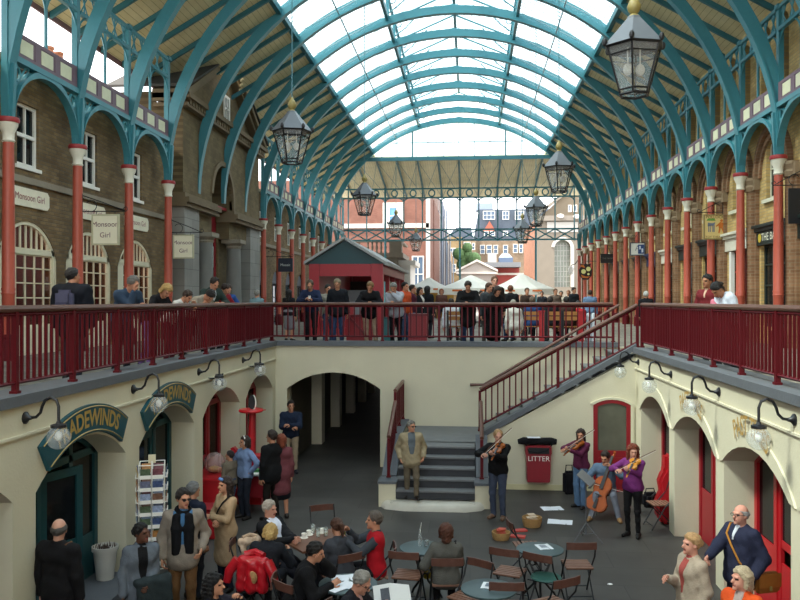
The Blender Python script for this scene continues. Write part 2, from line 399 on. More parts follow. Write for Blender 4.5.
for sg in (-1, 1):                                        # outer eaves boards
    b = MB(); b.box((CX+sg*9.9, 22.7, zo(9.9)-.02), (.06, 69, .2)); struct(b.build('trim_eaves', mat('#6b4a48', .6)))
# end gable glazing and the boarded hip beyond it
b = MB()
n = 40; pts = [(CX+8.3*math.cos(PI*i/n), 4.65+8*math.sin(PI*i/n)) for i in range(n+1)]
zg0 = 10.35; pts = [p for p in pts if p[1] > zg0]
b.prism([(pts[0][0], zg0)]+pts+[(pts[-1][0], zg0)], YEND, YEND+.012, lambda u, v, w: (u, w, v)); struct(b.build('window_gable', GLASS))
b = MB(); b.prism([(CX-9.6, 10.45), (CX+9.6, 10.45), (CX+9.6, 10.53), (CX-9.6, 10.53)], 0, 1, lambda u, v, w: (u, YEND+.0+8.7*w, v-w*1.5)); struct(b.build('ceiling', brickmat('hip_boards', (0, 1), '#eadfb8', '#efe5c0', '#b3a67e', .16, 8., .006, .6, .3, .1)))
# light paving and town beyond start in the outdoor section
# ================================================================ iron columns, ribs, arcade
side_word = {-1: 'left', 1: 'right'}
def rib_pts(t0=.02, t1=PI-.02, n=44, off=0., base=None):
    out = []
    for i in range(n+1):
        t = t0+(t1-t0)*i/n; nx, nz = math.cos(t)/HW, math.sin(t)/8.0; L = math.hypot(nx, nz)
        if base is not None: off = base+(.34-base)*min(1, math.sin(t)/.3)
        out.append((CX+HW*math.cos(t)+off*nx/L, 4.65+8.0*math.sin(t)+off*nz/L))
    return out
def sweep(b, lo, hi, y0, y1, mi=0):
    n = len(lo); vs = [(p[0], y, p[1]) for y in (y0, y1) for p in lo]+[(p[0], y, p[1]) for y in (y0, y1) for p in hi]
    fs = []
    for i in range(n-1):
        a, c, d, e = i, n+i, 2*n+i, 3*n+i
        fs += [(a, a+1, c+1, c), (d, e, e+1, d+1), (a, d, d+1, a+1), (c, c+1, e+1, e)]
    fs += [(0, n, 3*n, 2*n), (n-1, 3*n-1, 4*n-1, 2*n-1)]
    b.add(vs, fs, mi)
rb = MB(); sweep(rb, rib_pts(off=.04), rib_pts(base=.1), -.055, .055)
fb = MB(); sweep(fb, rib_pts(off=.0), rib_pts(off=.045), -.12, .12)
lb = MB()                                                  # lantern bracket and rafters over each rib
for sg in (-1, 1):
    lb.box((CX+sg*LE, 0, zg(LE)+.45), (.14, .1, 1.0)); lb.tube([(CX+sg*LE, 0, zg(LE)+1.), (CX, 0, RZ)], .045, 5)
    lb.tube([(CX+sg*LE, 0, zg(LE)+.2), (CX+sg*(LE-.55), 0, zg(LE)+.62), (CX+sg*(LE-1.3), 0, zg(LE)+1.42)], .03, 5)
    lb.tube([(CX+sg*(LE-.2)+.13*math.cos(a), 0, zg(LE)+.75+.13*math.sin(a)) for a in np.linspace(0, 2*PI, 9)[:-1]], .022, 4, closed=True)
lb.tube([(CX-LE, 0, zg(LE)+.1), (CX, 0, zg(LE)+.5), (CX+LE, 0, zg(LE)+.1)], .03, 5)
sb = {}
for sg in (-1, 1):
    q = MB()                                               # rafter under the boards, with a tie
    for dy in (0, S/2):
        q.prism([(CX+sg*9.85, zo(9.85)-.16), (CX+sg*GE, zo(GE)-.16), (CX+sg*GE, zo(GE)), (CX+sg*9.85, zo(9.85))], dy-.05, dy+.05, lambda u, v, w: (u, w, v))
    sb[sg] = q
ribs = []
for k in range(-3, 12):
    y = Y0+S*k
    far = 11-k
    lab = 'teal iron roof arch, %s of the row counted from the glazed gable' % (ORD[far-1] if far else 'nearest') if far else 'teal iron roof arch framing the glazed gable at the far end'
    r = thing('roof_arch', lab, 'roof arch', (0, y, 0), 0, 'teal arched ribs across the hall')
    if k == -3:
        rb.build('web', TEAL, r, smooth=True); fb.build('flange', TEAL, r, smooth=True); lb.build('lantern_bracket', TEAL, r)
        sb[1].build('rafter', TEALD, r); q = sb[-1].build('rafter', TEALD, r); proto = list(r.children)
    else:
        for c in proto:
            if k in (1, 2, 3, 4) and c is q and False: continue
            d = c.copy(); COL.objects.link(d); d.parent = r
    ribs.append(r)
# ---- columns
def column_parts(root, sg):
    b = MB(); b.lathe([(.17, .0), (.17, .42), (.135, .46), (.135, .50), (.12, .52)], 14); b.build('base', RED, root, smooth=True)
    b = MB(); b.lathe([(.112, .5), (.122, 1.3), (.135, 1.33), (.122, 1.36), (.135, 1.42), (.122, 1.45), (.12, 2.6), (.105, 4.35)], 14); b.build('shaft', CORAL, root, smooth=True)
    b = MB(); b.lathe([(.105, 4.33), (.13, 4.36), (.11, 4.4), (.115, 4.52), (.18, 4.66), (.185, 4.72)], 14); b.build('capital', CAPW, root, smooth=True)
    b = MB(); b.lathe([(.2, 4.72), (.215, 4.76), (.2, 4.82)], 14); b.build('abacus', metal('#9a2f30', .5), root, smooth=True)
    b = MB()                                               # teal bracket and post above the capital
    b.prism([(-.11, 4.82), (.11, 4.82), (.15, 5.9), (-.15, 5.9)], -.07, .07, lambda u, v, w: (w, u, v))
    b.prism([(-.11, 4.82), (.11, 4.82), (.16, 5.9), (-.12, 5.9)], -.05, .05, lambda u, v, w: (-sg*u, w, v))
    b.box((sg*.04, 0, 7.15), (.13, .16, 2.6)); b.box((sg*.04, 0, 8.55), (.2, .22, .1))
    b.build('post', TEAL, root)
protoC = {}
def put_column(sg, y, lab):
    x = XA if sg < 0 else XB
    if sg not in protoC:
        r = thing('iron_column', lab, 'column', (x, y, 0), 0, 'iron columns along the hall'); column_parts(r, sg); protoC[sg] = r
    else: dup(protoC[sg], (x, y, 0), 0, lab)
kL = [k for k in range(-2, 14) if k not in (2, 3, 4)]
for i, k in enumerate(kL):
    w = ('standing %s of the row before the pillared stone doorway' % ORD[i]) if k < 2 else ('%s of the row beyond the pillared stone doorway' % ORD[i-4])
    put_column(-1, Y0+S*k, 'red iron column with white capital, %s' % w)
put_column(1, Y0-S, 'red iron column just beyond the right edge of the picture'); put_column(1, Y0-2*S, 'red iron column well beyond the right edge of the picture')
for k in range(0, 14): put_column(1, Y0+S*k, 'red iron column before the sunny shopfronts, %s counted from the near end' % ORD[k])
# ---- arcade arch, dado panel and lattice between neighbouring columns
def arcade_parts(root):
    h = S/2; yi = h-.1; f = lambda u, v, w: (w, u, v)
    b = MB(); pr = [(yi*math.cos(PI*i/20), 4.85+1.08*math.sin(PI*i/20)) for i in range(21)]; po = [((yi+.0)*math.cos(PI*i/20)*1.0, 4.85+1.22*math.sin(PI*i/20)) for i in range(21)]
    for a, c, d, e in zip(pr, pr[1:], po[1:], po): b.prism([a, c, d, e], -.09, .09, f)
    b.box((0, 0, 6.05), (.2, S-.1, .12))
    for sg in (-1, 1):
        b.tube([(0, sg*(h-.27)+.13*math.cos(a), 5.78+.15*math.sin(a)) for a in np.linspace(0, 2*PI, 13)[:-1]], .035, 5, closed=True)
        b.tube([(0, sg*(h-.2), 5.45), (0, sg*(h-.62), 5.98)], .03, 4); b.tube([(0, sg*(h-.12), 5.2), (0, sg*(h-.12), 6.0)], .04, 4)
        b.tube([(0, sg*(h-.75), 5.98), (0, sg*(h-.5), 5.7)], .022, 4)
    b.build('arch', TEAL, root)
    b = MB(); b.bx(-.03, .03, -h+.2, h-.2, 6.12, 6.62); b.bx(-.045, .045, -h+.2, h-.2, 6.12, 6.2); b.bx(-.045, .045, -h+.2, h-.2, 6.54, 6.62)
    for i in range(4): c = -h+.2+(2*h-.4)*i/3; b.bx(-.045, .045, c-.09, c+.09, 6.12, 6.62)
    b.build('dado_rail', mat('#75606a', .6), root)
    for i in range(3):
        c = -h+.2+(2*h-.4)*(i+.5)/3; b = MB(); b.bx(-.04, .04, c-.24, c+.24, 6.22, 6.52); b.build('dado_panel', mat('#d5d3b2', .5), root)
    b = MB()
    for z in (8.5, 7.95): b.box((0, 0, z), (.1, S-.15, .09))
    for i in range(-2, 3):
        y = i*S/5.2; b.tube([(0, y, 7.95), (0, y, 8.5)], .025, 4)
        b.tube([(0, y-.2, 7.95), (0, y+.2, 8.5)], .018, 4); b.tube([(0, y+.2, 7.95), (0, y-.2, 8.5)], .018, 4)
    b.tube([(0, 0, 6.6), (0, 0, 7.95)], .04, 5)
    for sg in (-1, 1):
        for q in (0, 1):
            b.tube([(0, sg*(q*h+(h/2-.1)*(1-math.cos(a))*(1-2*q)*1), 7.35+.6*math.sin(a)) for a in np.linspace(0, PI/2, 6)], .03, 4)
    b.build('lattice', TEAL, root)
pa = None
for sg in (-1, 1):
    ks = [k for k in range(-2 if sg < 0 else -1, 13) if not (sg < 0 and k in (1, 2, 3, 4))]
    for i, k in enumerate(ks):
        far = 12-k
        lab = 'teal iron arcade bay above the %s row of columns, %s counted from the far screen' % (side_word[sg], nth(far))
        loc = (XA if sg < 0 else XB, Y0+S*(k+.5), 0)
        if pa is None: pa = thing('arcade_bay', lab, 'arcade', loc, 0, 'iron arcade bays over the columns'); arcade_parts(pa)
        else: dup(pa, loc, 0, lab)
# ---- screen at the far end
sc = thing('end_screen', 'teal iron screen of slim posts and trusses closing the far end of the hall', 'screen', (0, YSC, 0))
b = MB(); xs = [XA+.35+(2*HW-.7)*i/12 for i in range(13)]
for i, x in enumerate(xs): b = MB(); b.tube([(x, 0, .0 if i % 4 == 2 else 5.4), (x, 0, 9.3)], .08 if i % 4 == 2 else .05, 6); b.build('post', TEAL, sc)
b = MB()
for z in (9.2, 8.55): b.box((CX, 0, z), (2*HW, .12, .1))
for i in range(12):
    xm = (xs[i]+xs[i+1])/2
    b.tube([(xm+.22*math.cos(a), 0, 8.88+.24*math.sin(a)) for a in np.linspace(0, 2*PI, 13)[:-1]], .055, 5, closed=True)
    for sg in (-1, 1): b.tube([(xm+sg*(.2+.5*math.sin(a)), 0, 8.55-.42*(1-math.cos(a))) for a in np.linspace(0, PI/2, 6)], .045, 4)
b.build('ring_truss', TEAL, sc)
b = MB()
for z in (6.25, 5.5): b.box((CX, 0, z), (2*HW, .1, .11))
for i in range(12):
    b.tube([(xs[i], 0, 5.5), (xs[i+1], 0, 6.25)], .045, 4); b.tube([(xs[i], 0, 6.25), (xs[i+1], 0, 5.5)], .045, 4)
b.build('cross_truss', TEAL, sc)
hp_ = thing('hip_frame', 'teal beam and rafters under the boarded hip at the hall end', 'roof frame', (0, YEND, 0))
b = MB(); b.box((CX, -.02, 10.35), (2*HW+1, .18, .22)); b.build('beam', TEALD, hp_)
for i, x in enumerate(xs): b = MB(); b.tube([(x, .1, 10.34), (x, 8.5, 8.89)], .07, 4); b.build('rafter', TEALD, hp_)
b = MB()
for i in range(0, 12): b.tube([(xs[i], .3, 10.28), (xs[i+1], 8.3, 8.9)], .015, 3); b.tube([(xs[i+1], .3, 10.28), (xs[i], 8.3, 8.9)], .015, 3)
b.build('tie_rod', TEALD, hp_)
b = MB()
for i in range(15):
    x = CX-7+i; zt = 4.65+8*math.sqrt(max(1-((x-CX)/8.3)**2, 0))
    if zt > 10.4: b.tube([(x, 0, 10.35), (x, 0, zt)], .05 if i in (4, 10) else .022, 4)
for z in (11.4,): b.tube([(CX-4.3, 0, z), (CX+4.3, 0, z)], .03, 4)
tag(b.build('gable_bars', TEALD, None, (0, YEND-.03, 0)), 'thin teal glazing bars of the arched end gable', 'glazing bars')
# ---- red railings
HR = mat('#5f3f33', .4, 0, .2, 15)
def rail_run(p0, p1, lab, post_every=1.36, zb=.16, zt=1.1, nb=10, rise=0., end=True, name='railing'):
    p0, p1 = Vector(p0), Vector(p1); L = (p1-p0).length; d = (p1-p0)/L
    r = thing(name, lab, 'railing', tuple(p0)); n = max(1, round(L/post_every)); ang = math.atan2(d.y, d.x)
    at = lambda t, z: (d.x*L*t, d.y*L*t, z+rise*t)
    b = MB(); b.tube([at(0, zt), at(1, zt)], .042, 8); b.build('handrail', HR, r, smooth=True)
    b = MB(); b.tube([at(0, zb+.12), at(1, zb+.12)], .022, 4); b.tube([at(0, zt-.06), at(1, zt-.06)], .022, 4); b.build('rail_bar', RED, r)
    pb = MB(); pb.bx(-.03, .03, -.03, .03, 0, zt-zb-.03); pb.bx(-.045, .045, -.045, .045, 0, .03); pm = None
    bb = MB(); bb.bx(-.0155, .0155, -.0155, .0155, 0, zt-zb-.19); bm_ = None; cnt = 0; rest = MB()
    for i in range(n+1):
        if i == n and not end: break
        q = at(i/n, zb)
        if pm is None: pm = pb.build('post', RED, r); o = pm
        else: o = pm.copy(); COL.objects.link(o); o.parent = r
        o.location = q; o.rotation_euler = (0, 0, ang)
        if i == n: break
        for j in range(1, nb):
            t = (i+j/nb)/n; q = at(t, zb+.13); cnt += 1
            if bm_ is None: bm_ = bb.build('baluster', RED, r); o = bm_
            else: o = bm_.copy(); COL.objects.link(o); o.parent = r
            o.location = q; o.rotation_euler = (0, 0, ang)
    return r
rail_run((XL-.11, YB+.12, 0), (XL-.11, 7.2, 0), 'dark red iron railing above the arches of the bookish left court wall'.replace('bookish ', ''))
rail_run((XR+.14, YF+.05, 0), (XR+.14, 7.6, 0), 'dark red iron railing above the right court wall with globe lamps')
rail_run((XL-.14, YB+.14, 0), (XR-.1, YB+.14, 0), 'dark red iron railing across the back wall where people lean')
# stairs: sloping railing up to the upper floor, a wall handrail, lower balustrades
r = rail_run((.22, YF+.1, 0), (XR+.05, YF+.1, 0), 'dark red railing sloping up the stair wall above the litter bin', 1.7, ZM+.22, ZM+1.15, 13, -ZM-.06)
b = MB(); b.tube([(.0, YB-.12, ZM+1.05), (.35, YB-.12, ZM+1.06), (XR+.0, YB-.12, 1.08)], .035, 8)
for x in (.9, 1.9, 2.9): b.tube([(x, YB-.12, ZM+1.06+SLX*(x-.3)*.98), (x, YB-.0, ZM+.98+SLX*(x-.3))], .015, 5)
tag(b.build('handrail', HR, smooth=True), 'brown handrail fixed along the back wall above the stair', 'handrail')
rail_run((-1.67, 17.85, 0), (-1.67, YB-.05, 0), 'short dark red railing beside the stair landing under the cream wall', 1.1, ZM+.17, ZM+1.12, 9)
rail_run((-1.67, 16.4, 0), (-1.67, 17.85, 0), 'dark red railing climbing the left side of the lowest steps', 1.5, ZL+.55, ZL+1.38, 12, .55, False)
rail_run((.24, 16.4, 0), (.24, 17.9, 0), 'dark red railing climbing the right side of the lowest steps', 1.5, ZL+.55, ZL+1.38, 9, .55, False)
# ================================================================ shop fronts, doorway, signs, lamps
WN = [0]; DN = [0]
def window_root(y, X, z=0):
    WN[0] += 1; o = bpy.data.objects.new('window_%d' % WN[0], None); COL.objects.link(o); o.location = (X, y, z); return struct(o)
# --- left: three cream shop windows with fanlights, sashes above
LM = lambda u, v, w: (-w, u, v)
fabrics = ['#b5527e', '#d3a9b8', '#6a3f86', '#cf7f6a', '#8b2f4a', '#e0d5d0', '#59446e', '#c24f66']
wl = ['behind the man with the rucksack', 'between the second and third red columns', 'beside the stone doorway']
for j, k in enumerate((-2, -1, 0)):
    y = Y0+S*(k+.5)+.15
    y -= .03; r = window_root(y, FL); hw = 1.2
    b = MB(); po = arc_poly(0, hw, 0, 2.1, .82, 16); pi_ = arc_poly(0, hw-.1, 0, 2.1, .74, 16)
    for i in range(1, len(po)-1): b.prism([po[i], po[i+1], pi_[i+1], pi_[i]], .02, .14, LM)
    b.prism([po[-1], po[0], pi_[0], pi_[-1]], .02, .14, LM)
    b.bx(-.14, -.02, -hw+.08, hw-.08, 2.2, 2.33); b.bx(-.16, 0., -hw+.08, hw-.08, 0, .62); b.bx(-.12, -.04, -hw+.1, -hw+.45, .6, 2.2)
    for i in range(1, 10):
        u = -hw+.1+(2*hw-.2)*i/10; R = (hw*hw+.82*.82)/(2*.82); zt = 2.1+.82-R+math.sqrt(R*R-u*u)-.06; b.bx(-.1, -.05, u-.017, u+.017, 2.3, zt)
    bars(b, LM, -hw+.42, hw-.1, .6, 2.22, 5, 5, .026, .05, .1, edge=.05)
    b.build('window_frame', WINFR, r)
    b = MB(); b.prism(pi_, .085, .09, LM); b.build('pane', PANEL, r)
    cr = thing('clothes_rail', 'garments hung in the cream arched shop window %s' % wl[j], 'clothes rail', (FL-.75, y, 0))
    b = MB(); b.tube([(0, -.8, 1.75), (0, .8, 1.75)], .02, 6)
    for q in (-.8, .8): b.tube([(0, q, 0), (0, q, 1.75)], .02, 6)
    b.build('rail', BLACK, cr)
    for i in range(6):
        u = -.62+.25*i; L = random.uniform(.8, 1.2); b = MB()
        b.prism([(-.06, 1.7), (.06, 1.7), (.13, 1.58), (.15, 1.7-L), (-.15, 1.7-L), (-.13, 1.58)], -.07, .07, lambda p, v, w: (w, u+p, v)); b.build('garment', cloth(fabrics[(i*3+j*2) % 8]), cr)
    ld = bpy.data.lights.new('shop_lamp', 'POINT'); ld.energy = 60; ld.color = (1, .74, .68); ld.shadow_soft_size = .12
    lo = bpy.data.objects.new('shop_lamp', ld); COL.objects.link(lo); lo.location = (FL-1.2, y+.3, 2.6)
    r = window_root(Y0+S*(k+.5)+.1, FL)
    b = MB(); bars(b, LM, -.43, .43, 4.1, 5.45, 2, 2, .04, .06, .14, edge=.07); b.bx(-.14, .04, -.5, .5, 4.02, 4.1); b.bx(-.15, -.05, -.4, .4, 4.73, 4.81)
    b.build('window_frame', WHITE, r); b = MB(); b.bx(-.115, -.11, -.4, .4, 4.15, 5.4); b.build('pane', PANE, r)
    pq = thing('shop_plaque', 'cream nameboard with maroon lettering above the shop window %s' % wl[j], 'shop sign', (FL, Y0+S*(k+.5)+.1, 3.42), 0, 'cream nameboards over the clothes shop')
    b = MB(); b.prism([(-.72, -.2), (.72, -.2), (.8, -.12), (.8, .12), (.72, .2), (-.72, .2), (-.8, .12), (-.8, -.12)], -.005, -.05, LM); b.build('board', mat('#e6e0c8', .5), pq)
    lettering('Monsoon Girl', .21, lambda u, v, w: (.05+w, u, v), mat('#8d2f3f', .5), pq)
ys_far = [Y0+S*(k+.5) for k in range(5, 11)]
for j, y in enumerate(ys_far):
    r = window_root(y, FL); b = MB(); bars(b, LM, -.85, .85, 0, 2.0, 3, 3, .05, .1, .16, edge=.09); po = arc_poly(0, .85, 1.9, 1.9, .75, 12); b.prism(po, .1, .12, LM); b.build('window_frame', mat('#3d4a58', .5), r)
    b = MB(); b.bx(-.13, -.125, -.8, .8, .1, 1.95); b.build('pane', PANE, r)
    r = window_root(y, FL); b = MB(); bars(b, LM, -.4, .4, 4.1, 5.3, 2, 2, .04, .06, .14, edge=.06); b.build('window_frame', WHITE, r); b = MB(); b.bx(-.115, -.11, -.38, .38, 4.15, 5.25); b.build('pane', PANE, r)
# --- stone doorway block with pediment between the two halves of the left side
FP = -9.15
ASH = brickmat('grey_ashlar', (1, 2), '#85827c', '#928f88', '#605d58', .9, .55, .008, .8, .3, .15)
ROM = brickmat('brown_roman_stucco', (1, 2), '#65573f', '#716246', '#5c4e38', .3, .1, .003, .9, .15, .3)
BRS = mat('#6f6049', .85, 0, .25, 2.5, .3, 20)
yc = 29.3
b = MB(); arch_wall(b, 24.9, 34.1, 4.6, 7.4, [(29.0, 1.2, 4.6, 5.0, 1.15)], 0, .9, MX(FP, -1)); b.bx(FP-6, FP-.9, 24.9, 25.0, 0, 7.9); b.bx(FP-6, FP-.9, 34.0, 34.1, 0, 7.9)
b.prism([(24.9, 7.7), (34.1, 7.7), (29.5, 10.15)], .0, .9, MX(FP-.15, -1)); struct(b.build('wall_left_doorway', ROM))
b = MB(); b.bx(FP-1.6, FP-1.5, 24.9, 34.1, 0, 7.4); struct(b.build('wall_left_recess', ROM))
b = MB()
for y0, y1 in ((24.9, 26.3), (32.6, 34.1)): b.bx(FP-.9, FP+.05, y0, y1, 0, 4.2)
struct(b.build('wall_left_pier', ASH))
b = MB()
for y0, y1 in ((26.3, 28.1), (30.2, 32.6)): b.bx(FP-.9, FP-.12, y0, y1, 3.55, 4.2); b.bx(FP-.9, FP-.55, y0+.9*(y0 < 28), y1-1.3*(y0 > 28), 0, 3.55)
struct(b.build('wall_left_entablature', ROM))
b = MB()
for y0, y1 in ((24.8, 28.15), (30.15, 34.2)):
    b.bx(FP-.9, FP+.16, y0, y1, 4.2, 4.34); b.bx(FP-.9, FP+.24, y0, y1, 4.34, 4.5); b.bx(FP-.9, FP+.1, y0, y1, 4.5, 4.64)
b.bx(FP-.9, FP+.22, 24.7, 34.3, 7.38, 7.5); b.bx(FP-.9, FP+.35, 24.6, 34.4, 7.62, 7.78)
for i in range(34): y = 24.85+.275*i; b.bx(FP-.1, FP+.25, y, y+.15, 7.46, 7.64)
for (ya, za, yb, zb) in ((24.6, 7.7, 29.5, 10.25), (34.4, 7.7, 29.5, 10.25)):
    b.prism([(ya, za), (yb, zb), (yb, zb+.2), (ya, za+.2)], -.3, .9, MX(FP, -1)); b.prism([(ya, za-.18), (yb, zb-.18), (yb, zb), (ya, za)], -.16, .9, MX(FP, -1))
for y0, y1 in ((27.75, 30.25),):
    po = arc_poly(29.0, 1.4, 4.64, 5.0, 1.33, 16)[1:]; pi_ = arc_poly(29.0, 1.2, 4.64, 5.0, 1.15, 16)[1:]
    for i in range(len(po)-1): b.prism([po[i], po[i+1], pi_[i+1], pi_[i]], -.07, .1, MX(FP, -1))
struct(b.build('trim_doorway', BRS))
b = MB()
for (ya, za, yb, zb) in ((24.5, 7.95, 29.5, 10.45), (34.5, 7.95, 29.5, 10.45)): b.prism([(ya, za), (yb, zb), (yb, zb+.08), (ya, za+.08)], -.35, 2.4, MX(FP, -1))
struct(b.build('roof_slates', mat('#403d39', .8, 0, .3, 6)))
r = window_root(29.9, FP-.14); b = MB(); bars(b, LM, -.35, .35, 8.0, 9.0, 2, 2, .05, -.05, .06); b.build('window_frame', WHITE, r); b = MB(); b.bx(-.03, .0, -.33, .33, 8.03, 8.97); b.build('pane', PANE, r)
r = window_root(29.0, FP-.8); b = MB(); bars(b, LM, -1.15, 1.15, 4.7, 6.1, 4, 3, .06, 0, .08); b.build('window_frame', WHITE, r); b = MB(); b.bx(-.05, -.045, -1.15, 1.15, 4.7, 6.1); b.build('pane', PANE, r)
for y, w in ((27.35, 'left'), (30.75, 'right')):
    t = thing('stone_column', 'smooth grey stone column on the %s of the red doorway under the pediment' % w, 'column', (FP-.1, y, 0), 0, 'stone doorway columns')
    b = MB(); b.lathe([(.36, 0), (.36, .2), (.31, .26), (.3, 1.2), (.265, 3.2)], 18); b.build('shaft', mat('#77756f', .8, 0, .2, 3), t, smooth=True)
    b = MB(); b.lathe([(.27, 3.2), (.3, 3.25), (.28, 3.3), (.36, 3.4)], 18); b.bx(-.38, .38, -.38, .38, 3.4, 3.55); b.build('capital', STONE, t)
DN[0] += 1; r = bpy.data.objects.new('door_%d' % DN[0], None); COL.objects.link(r); r.location = (FP-.7, 29.05, 0); struct(r)
b = MB(); b.bx(-.08, .06, -1.15, 1.15, 3.4, 4.75); b.bx(-.08, .5, -1.1, 1.1, 4.62, 4.72)
for y0, y1 in ((-1.15, -.95), (-.08, .08), (.95, 1.15)): b.bx(-.08, .06, y0, y1, 0, 3.4)
for z0, z1 in ((0, .9), (1.9, 2.35)): b.bx(-.06, .04, -1, 1, z0, z1)
b.build('door_leaf', metal('#8a1420', .5), r); b = MB(); b.bx(-.02, 0, -1, 1, .9, 1.9); b.build('pane', PANE, r)
b = MB(); b.bx(.0, .05, -.9, -.12, 2.45, 3.25); b.bx(.0, .05, .12, .9, 2.45, 3.25); b.build('pale_panel', mat('#cfcdc4', .5), r)
# --- hanging signs
def bracket(b, L, s=1):
    b.tube([(0, 0, 0), (s*L, 0, 0)], .013, 5); b.tube([(0, 0, .38), (s*L*.5, 0, .2), (s*L, 0, .0)], .012, 5); b.tube([(0, 0, -.12), (0, 0, .42)], .016, 5)
    b.tube([(s*(.22+.13*math.cos(a)), 0, .13+.13*math.sin(a)) for a in np.linspace(-1.3, 2.6, 12)], .01, 5)
    b.tube([(s*(L+.05*math.cos(a)), 0, .05+.05*math.sin(a)) for a in np.linspace(-1.6, 3, 8)], .01, 4)
def hang_sign(x, y, z, w, h, lab, bcol, txt, tcol, wall, L, size=.2, edge=None):
    """board centred at (x, y, z) facing the camera end, iron bracket from the column or wall at 'wall'"""
    t = thing('hanging_sign', lab, 'sign', (x, y, z))
    b = MB(); b.bx(-w/2, w/2, -.025, .025, -h/2, h/2); b.build('board', mat(bcol, .5, 0, .06), t)
    if edge: b = MB(); bars(b, lambda u, v, q: (u, q, v), -w/2-.01, w/2+.01, -h/2-.01, h/2+.01, 1, 1, .02, -.035, .035); b.build('edging', mat(edge, .5), t)
    b = MB(); o = len(b.v); s = 1 if wall < x else -1; bracket(b, L, s); b.xf(o, Matrix.Translation((wall-x, 0, h/2+.08)))
    for q in (-.35, .35): b.tube([(q*w, 0, h/2), (q*w, 0, h/2+.09)], .008, 4)
    b.build('bracket', BLACK, t)
    for i, (s_, dz) in enumerate(txt): lettering(s_, size if not isinstance(size, (list, tuple)) else size[i], lambda u, v, q: (u, -.027-q, v+dz), mat(tcol, .5), t)
    return t
MAR = '#5d1f3c'
hang_sign(-8.47, 18.0, 2.84, .64, .70, 'square cream hanging sign with maroon lettering on the second red column', '#e4dec4', [('Monsoon', .12), ('Girl', -.13)], MAR, XA+.1, 1.05, .17, '#b8b394')
hang_sign(-8.66, Y0+S, 2.82, .62, .70, 'square cream hanging sign with maroon lettering before the grey stone pier', '#e4dec4', [('Monsoon', .12), ('Girl', -.13)], MAR, XA+.1, .95, .17, '#b8b394')
q = PY(285.5, 265, 34.9); hang_sign(q.x, 34.9, q.z, .66, .6, 'dark blue hanging sign on the far left side near the kiosk', '#1b2030', [('Mosaic', 0)], '#c8c8c0', XA+.1, q.x-XA+.2, .16)
q = PY(716, 227, 26.25); t = hang_sign(q.x, 26.25, q.z, .76, .78, 'square buff toy shop sign with two painted figures', '#d0b878', [("POLLOCK'S", .31), ('TOY THEATRES', -.32)], '#6a4a2a', FR-.1, .75, (.125, .095), '#8d7a4c')
b = MB()                                                     # a grey horse under a green bush and an orange walking figure
b.prism([(-.3, .2), (-.02, .2), (-.06, .27), (-.26, .27)], -.027, -.032, lambda u, v, w: (u, w, v), 0)
b.prism([(-.27, .02), (-.06, .05), (-.03, .15), (-.12, .12), (-.26, .14)], -.027, -.033, lambda u, v, w: (u, w, v), 1)
for u in (-.25, -.2, -.12, -.08): b.prism([(u, -.16), (u+.03, -.16), (u+.025, .05), (u, .05)], -.027, -.033, lambda p, v, w: (p, w, v), 1)
b.prism([(.08, -.03), (.2, -.03), (.22, .13), (.12, .16), (.06, .1)], -.027, -.033, lambda u, v, w: (u, w, v), 2)
for p in ([(.06, -.2), (.1, -.2), (.14, -.02), (.09, -.02)], [(.22, -.2), (.26, -.2), (.2, -.02), (.14, -.02)], [(.2, .12), (.34, .0), (.32, -.03), (.19, .07)], [(.08, .12), (-.02, .03), (0, 0), (.1, .07)]): b.prism(p, -.027, -.033, lambda u, v, w: (u, w, v), 2)
b.lathe([(0, -.005), (.045, -.004), (.045, .004), (0, .005)], 10, (.16, -.03, .2), 2, 'Y')
b.build('painted_figure', [mat('#5f8f3c'), mat('#6d7280'), mat('#c8702a')], t)
q = PY(637.5, 249, 37.5); t = hang_sign(q.x, 37.5, q.z, .66, .58, 'pale square hanging sign with a large A and a blue patch', '#d9d8d0', [('A', .03)], '#8d8d96', XB, XB-q.x+.2, .36, '#444a55')
b = MB(); b.bx(.02, .29, -.035, -.026, -.22, .2, 0); b.bx(.07, .14, -.04, -.03, -.02, .14, 1); b.bx(.17, .25, -.04, -.03, -.16, .02, 1); b.build('blue_patch', [mat('#31497e'), mat('#cdd6e4')], t)
q = PY(607.5, 258.5, 45.9); hang_sign(q.x, 45.9, q.z, .76, .52, 'wide black hanging sign with faint lettering among the far right columns', '#1d1a1c', [('THE SHOP', 0)], '#6e6a66', XB, XB-q.x+.2, .13)
q = PY(797, 206, 20.2); hang_sign(q.x+.1, 20.2, q.z, .6, .86, 'black hanging sign at the right edge beside the nearest red column', '#17181c', [('S', .15), ('E', -.15)], '#d5cfa8', FR-.05, .7, .17)
q = PY(585.5, 271.5, 49.); t = thing('hanging_sign', 'dark scalloped hanging sign with two pale faces beside the church', 'sign', tuple(q))
oc = [(.33, .5), (.12, .42), (0, .5), (-.12, .42), (-.33, .5), (-.28, .3), (-.4, .1), (-.36, -.25), (-.15, -.5), (.15, -.5), (.36, -.25), (.4, .1), (.28, .3)]
b = MB(); b.prism(oc, -.03, .03, lambda u, v, w: (u, w, v)); b.build('board', mat('#2a1a16', .5), t)
b = MB()
for u, v, r_, m_ in ((-.12, .0, .14, 0), (.17, .15, .14, 0), (.17, -.16, .07, 0)): b.lathe([(0, -.01), (r_, -.01), (r_*.9, .01), (0, .01)], 12, (u, -.035, v), m_, 'Y')
b.prism([(-.3, .3), (-.02, .2), (-.1, .38), (-.25, .42)], -.03, -.045, lambda u, v, w: (u, w, v), 1); b.prism([(-.28, -.18), (.0, -.3), (.28, -.3), (.1, -.4), (-.2, -.38)], -.03, -.045, lambda u, v, w: (u, w, v), 1)
b.build('painted_face', [mat('#d9d38a'), mat('#b8662a')], t)
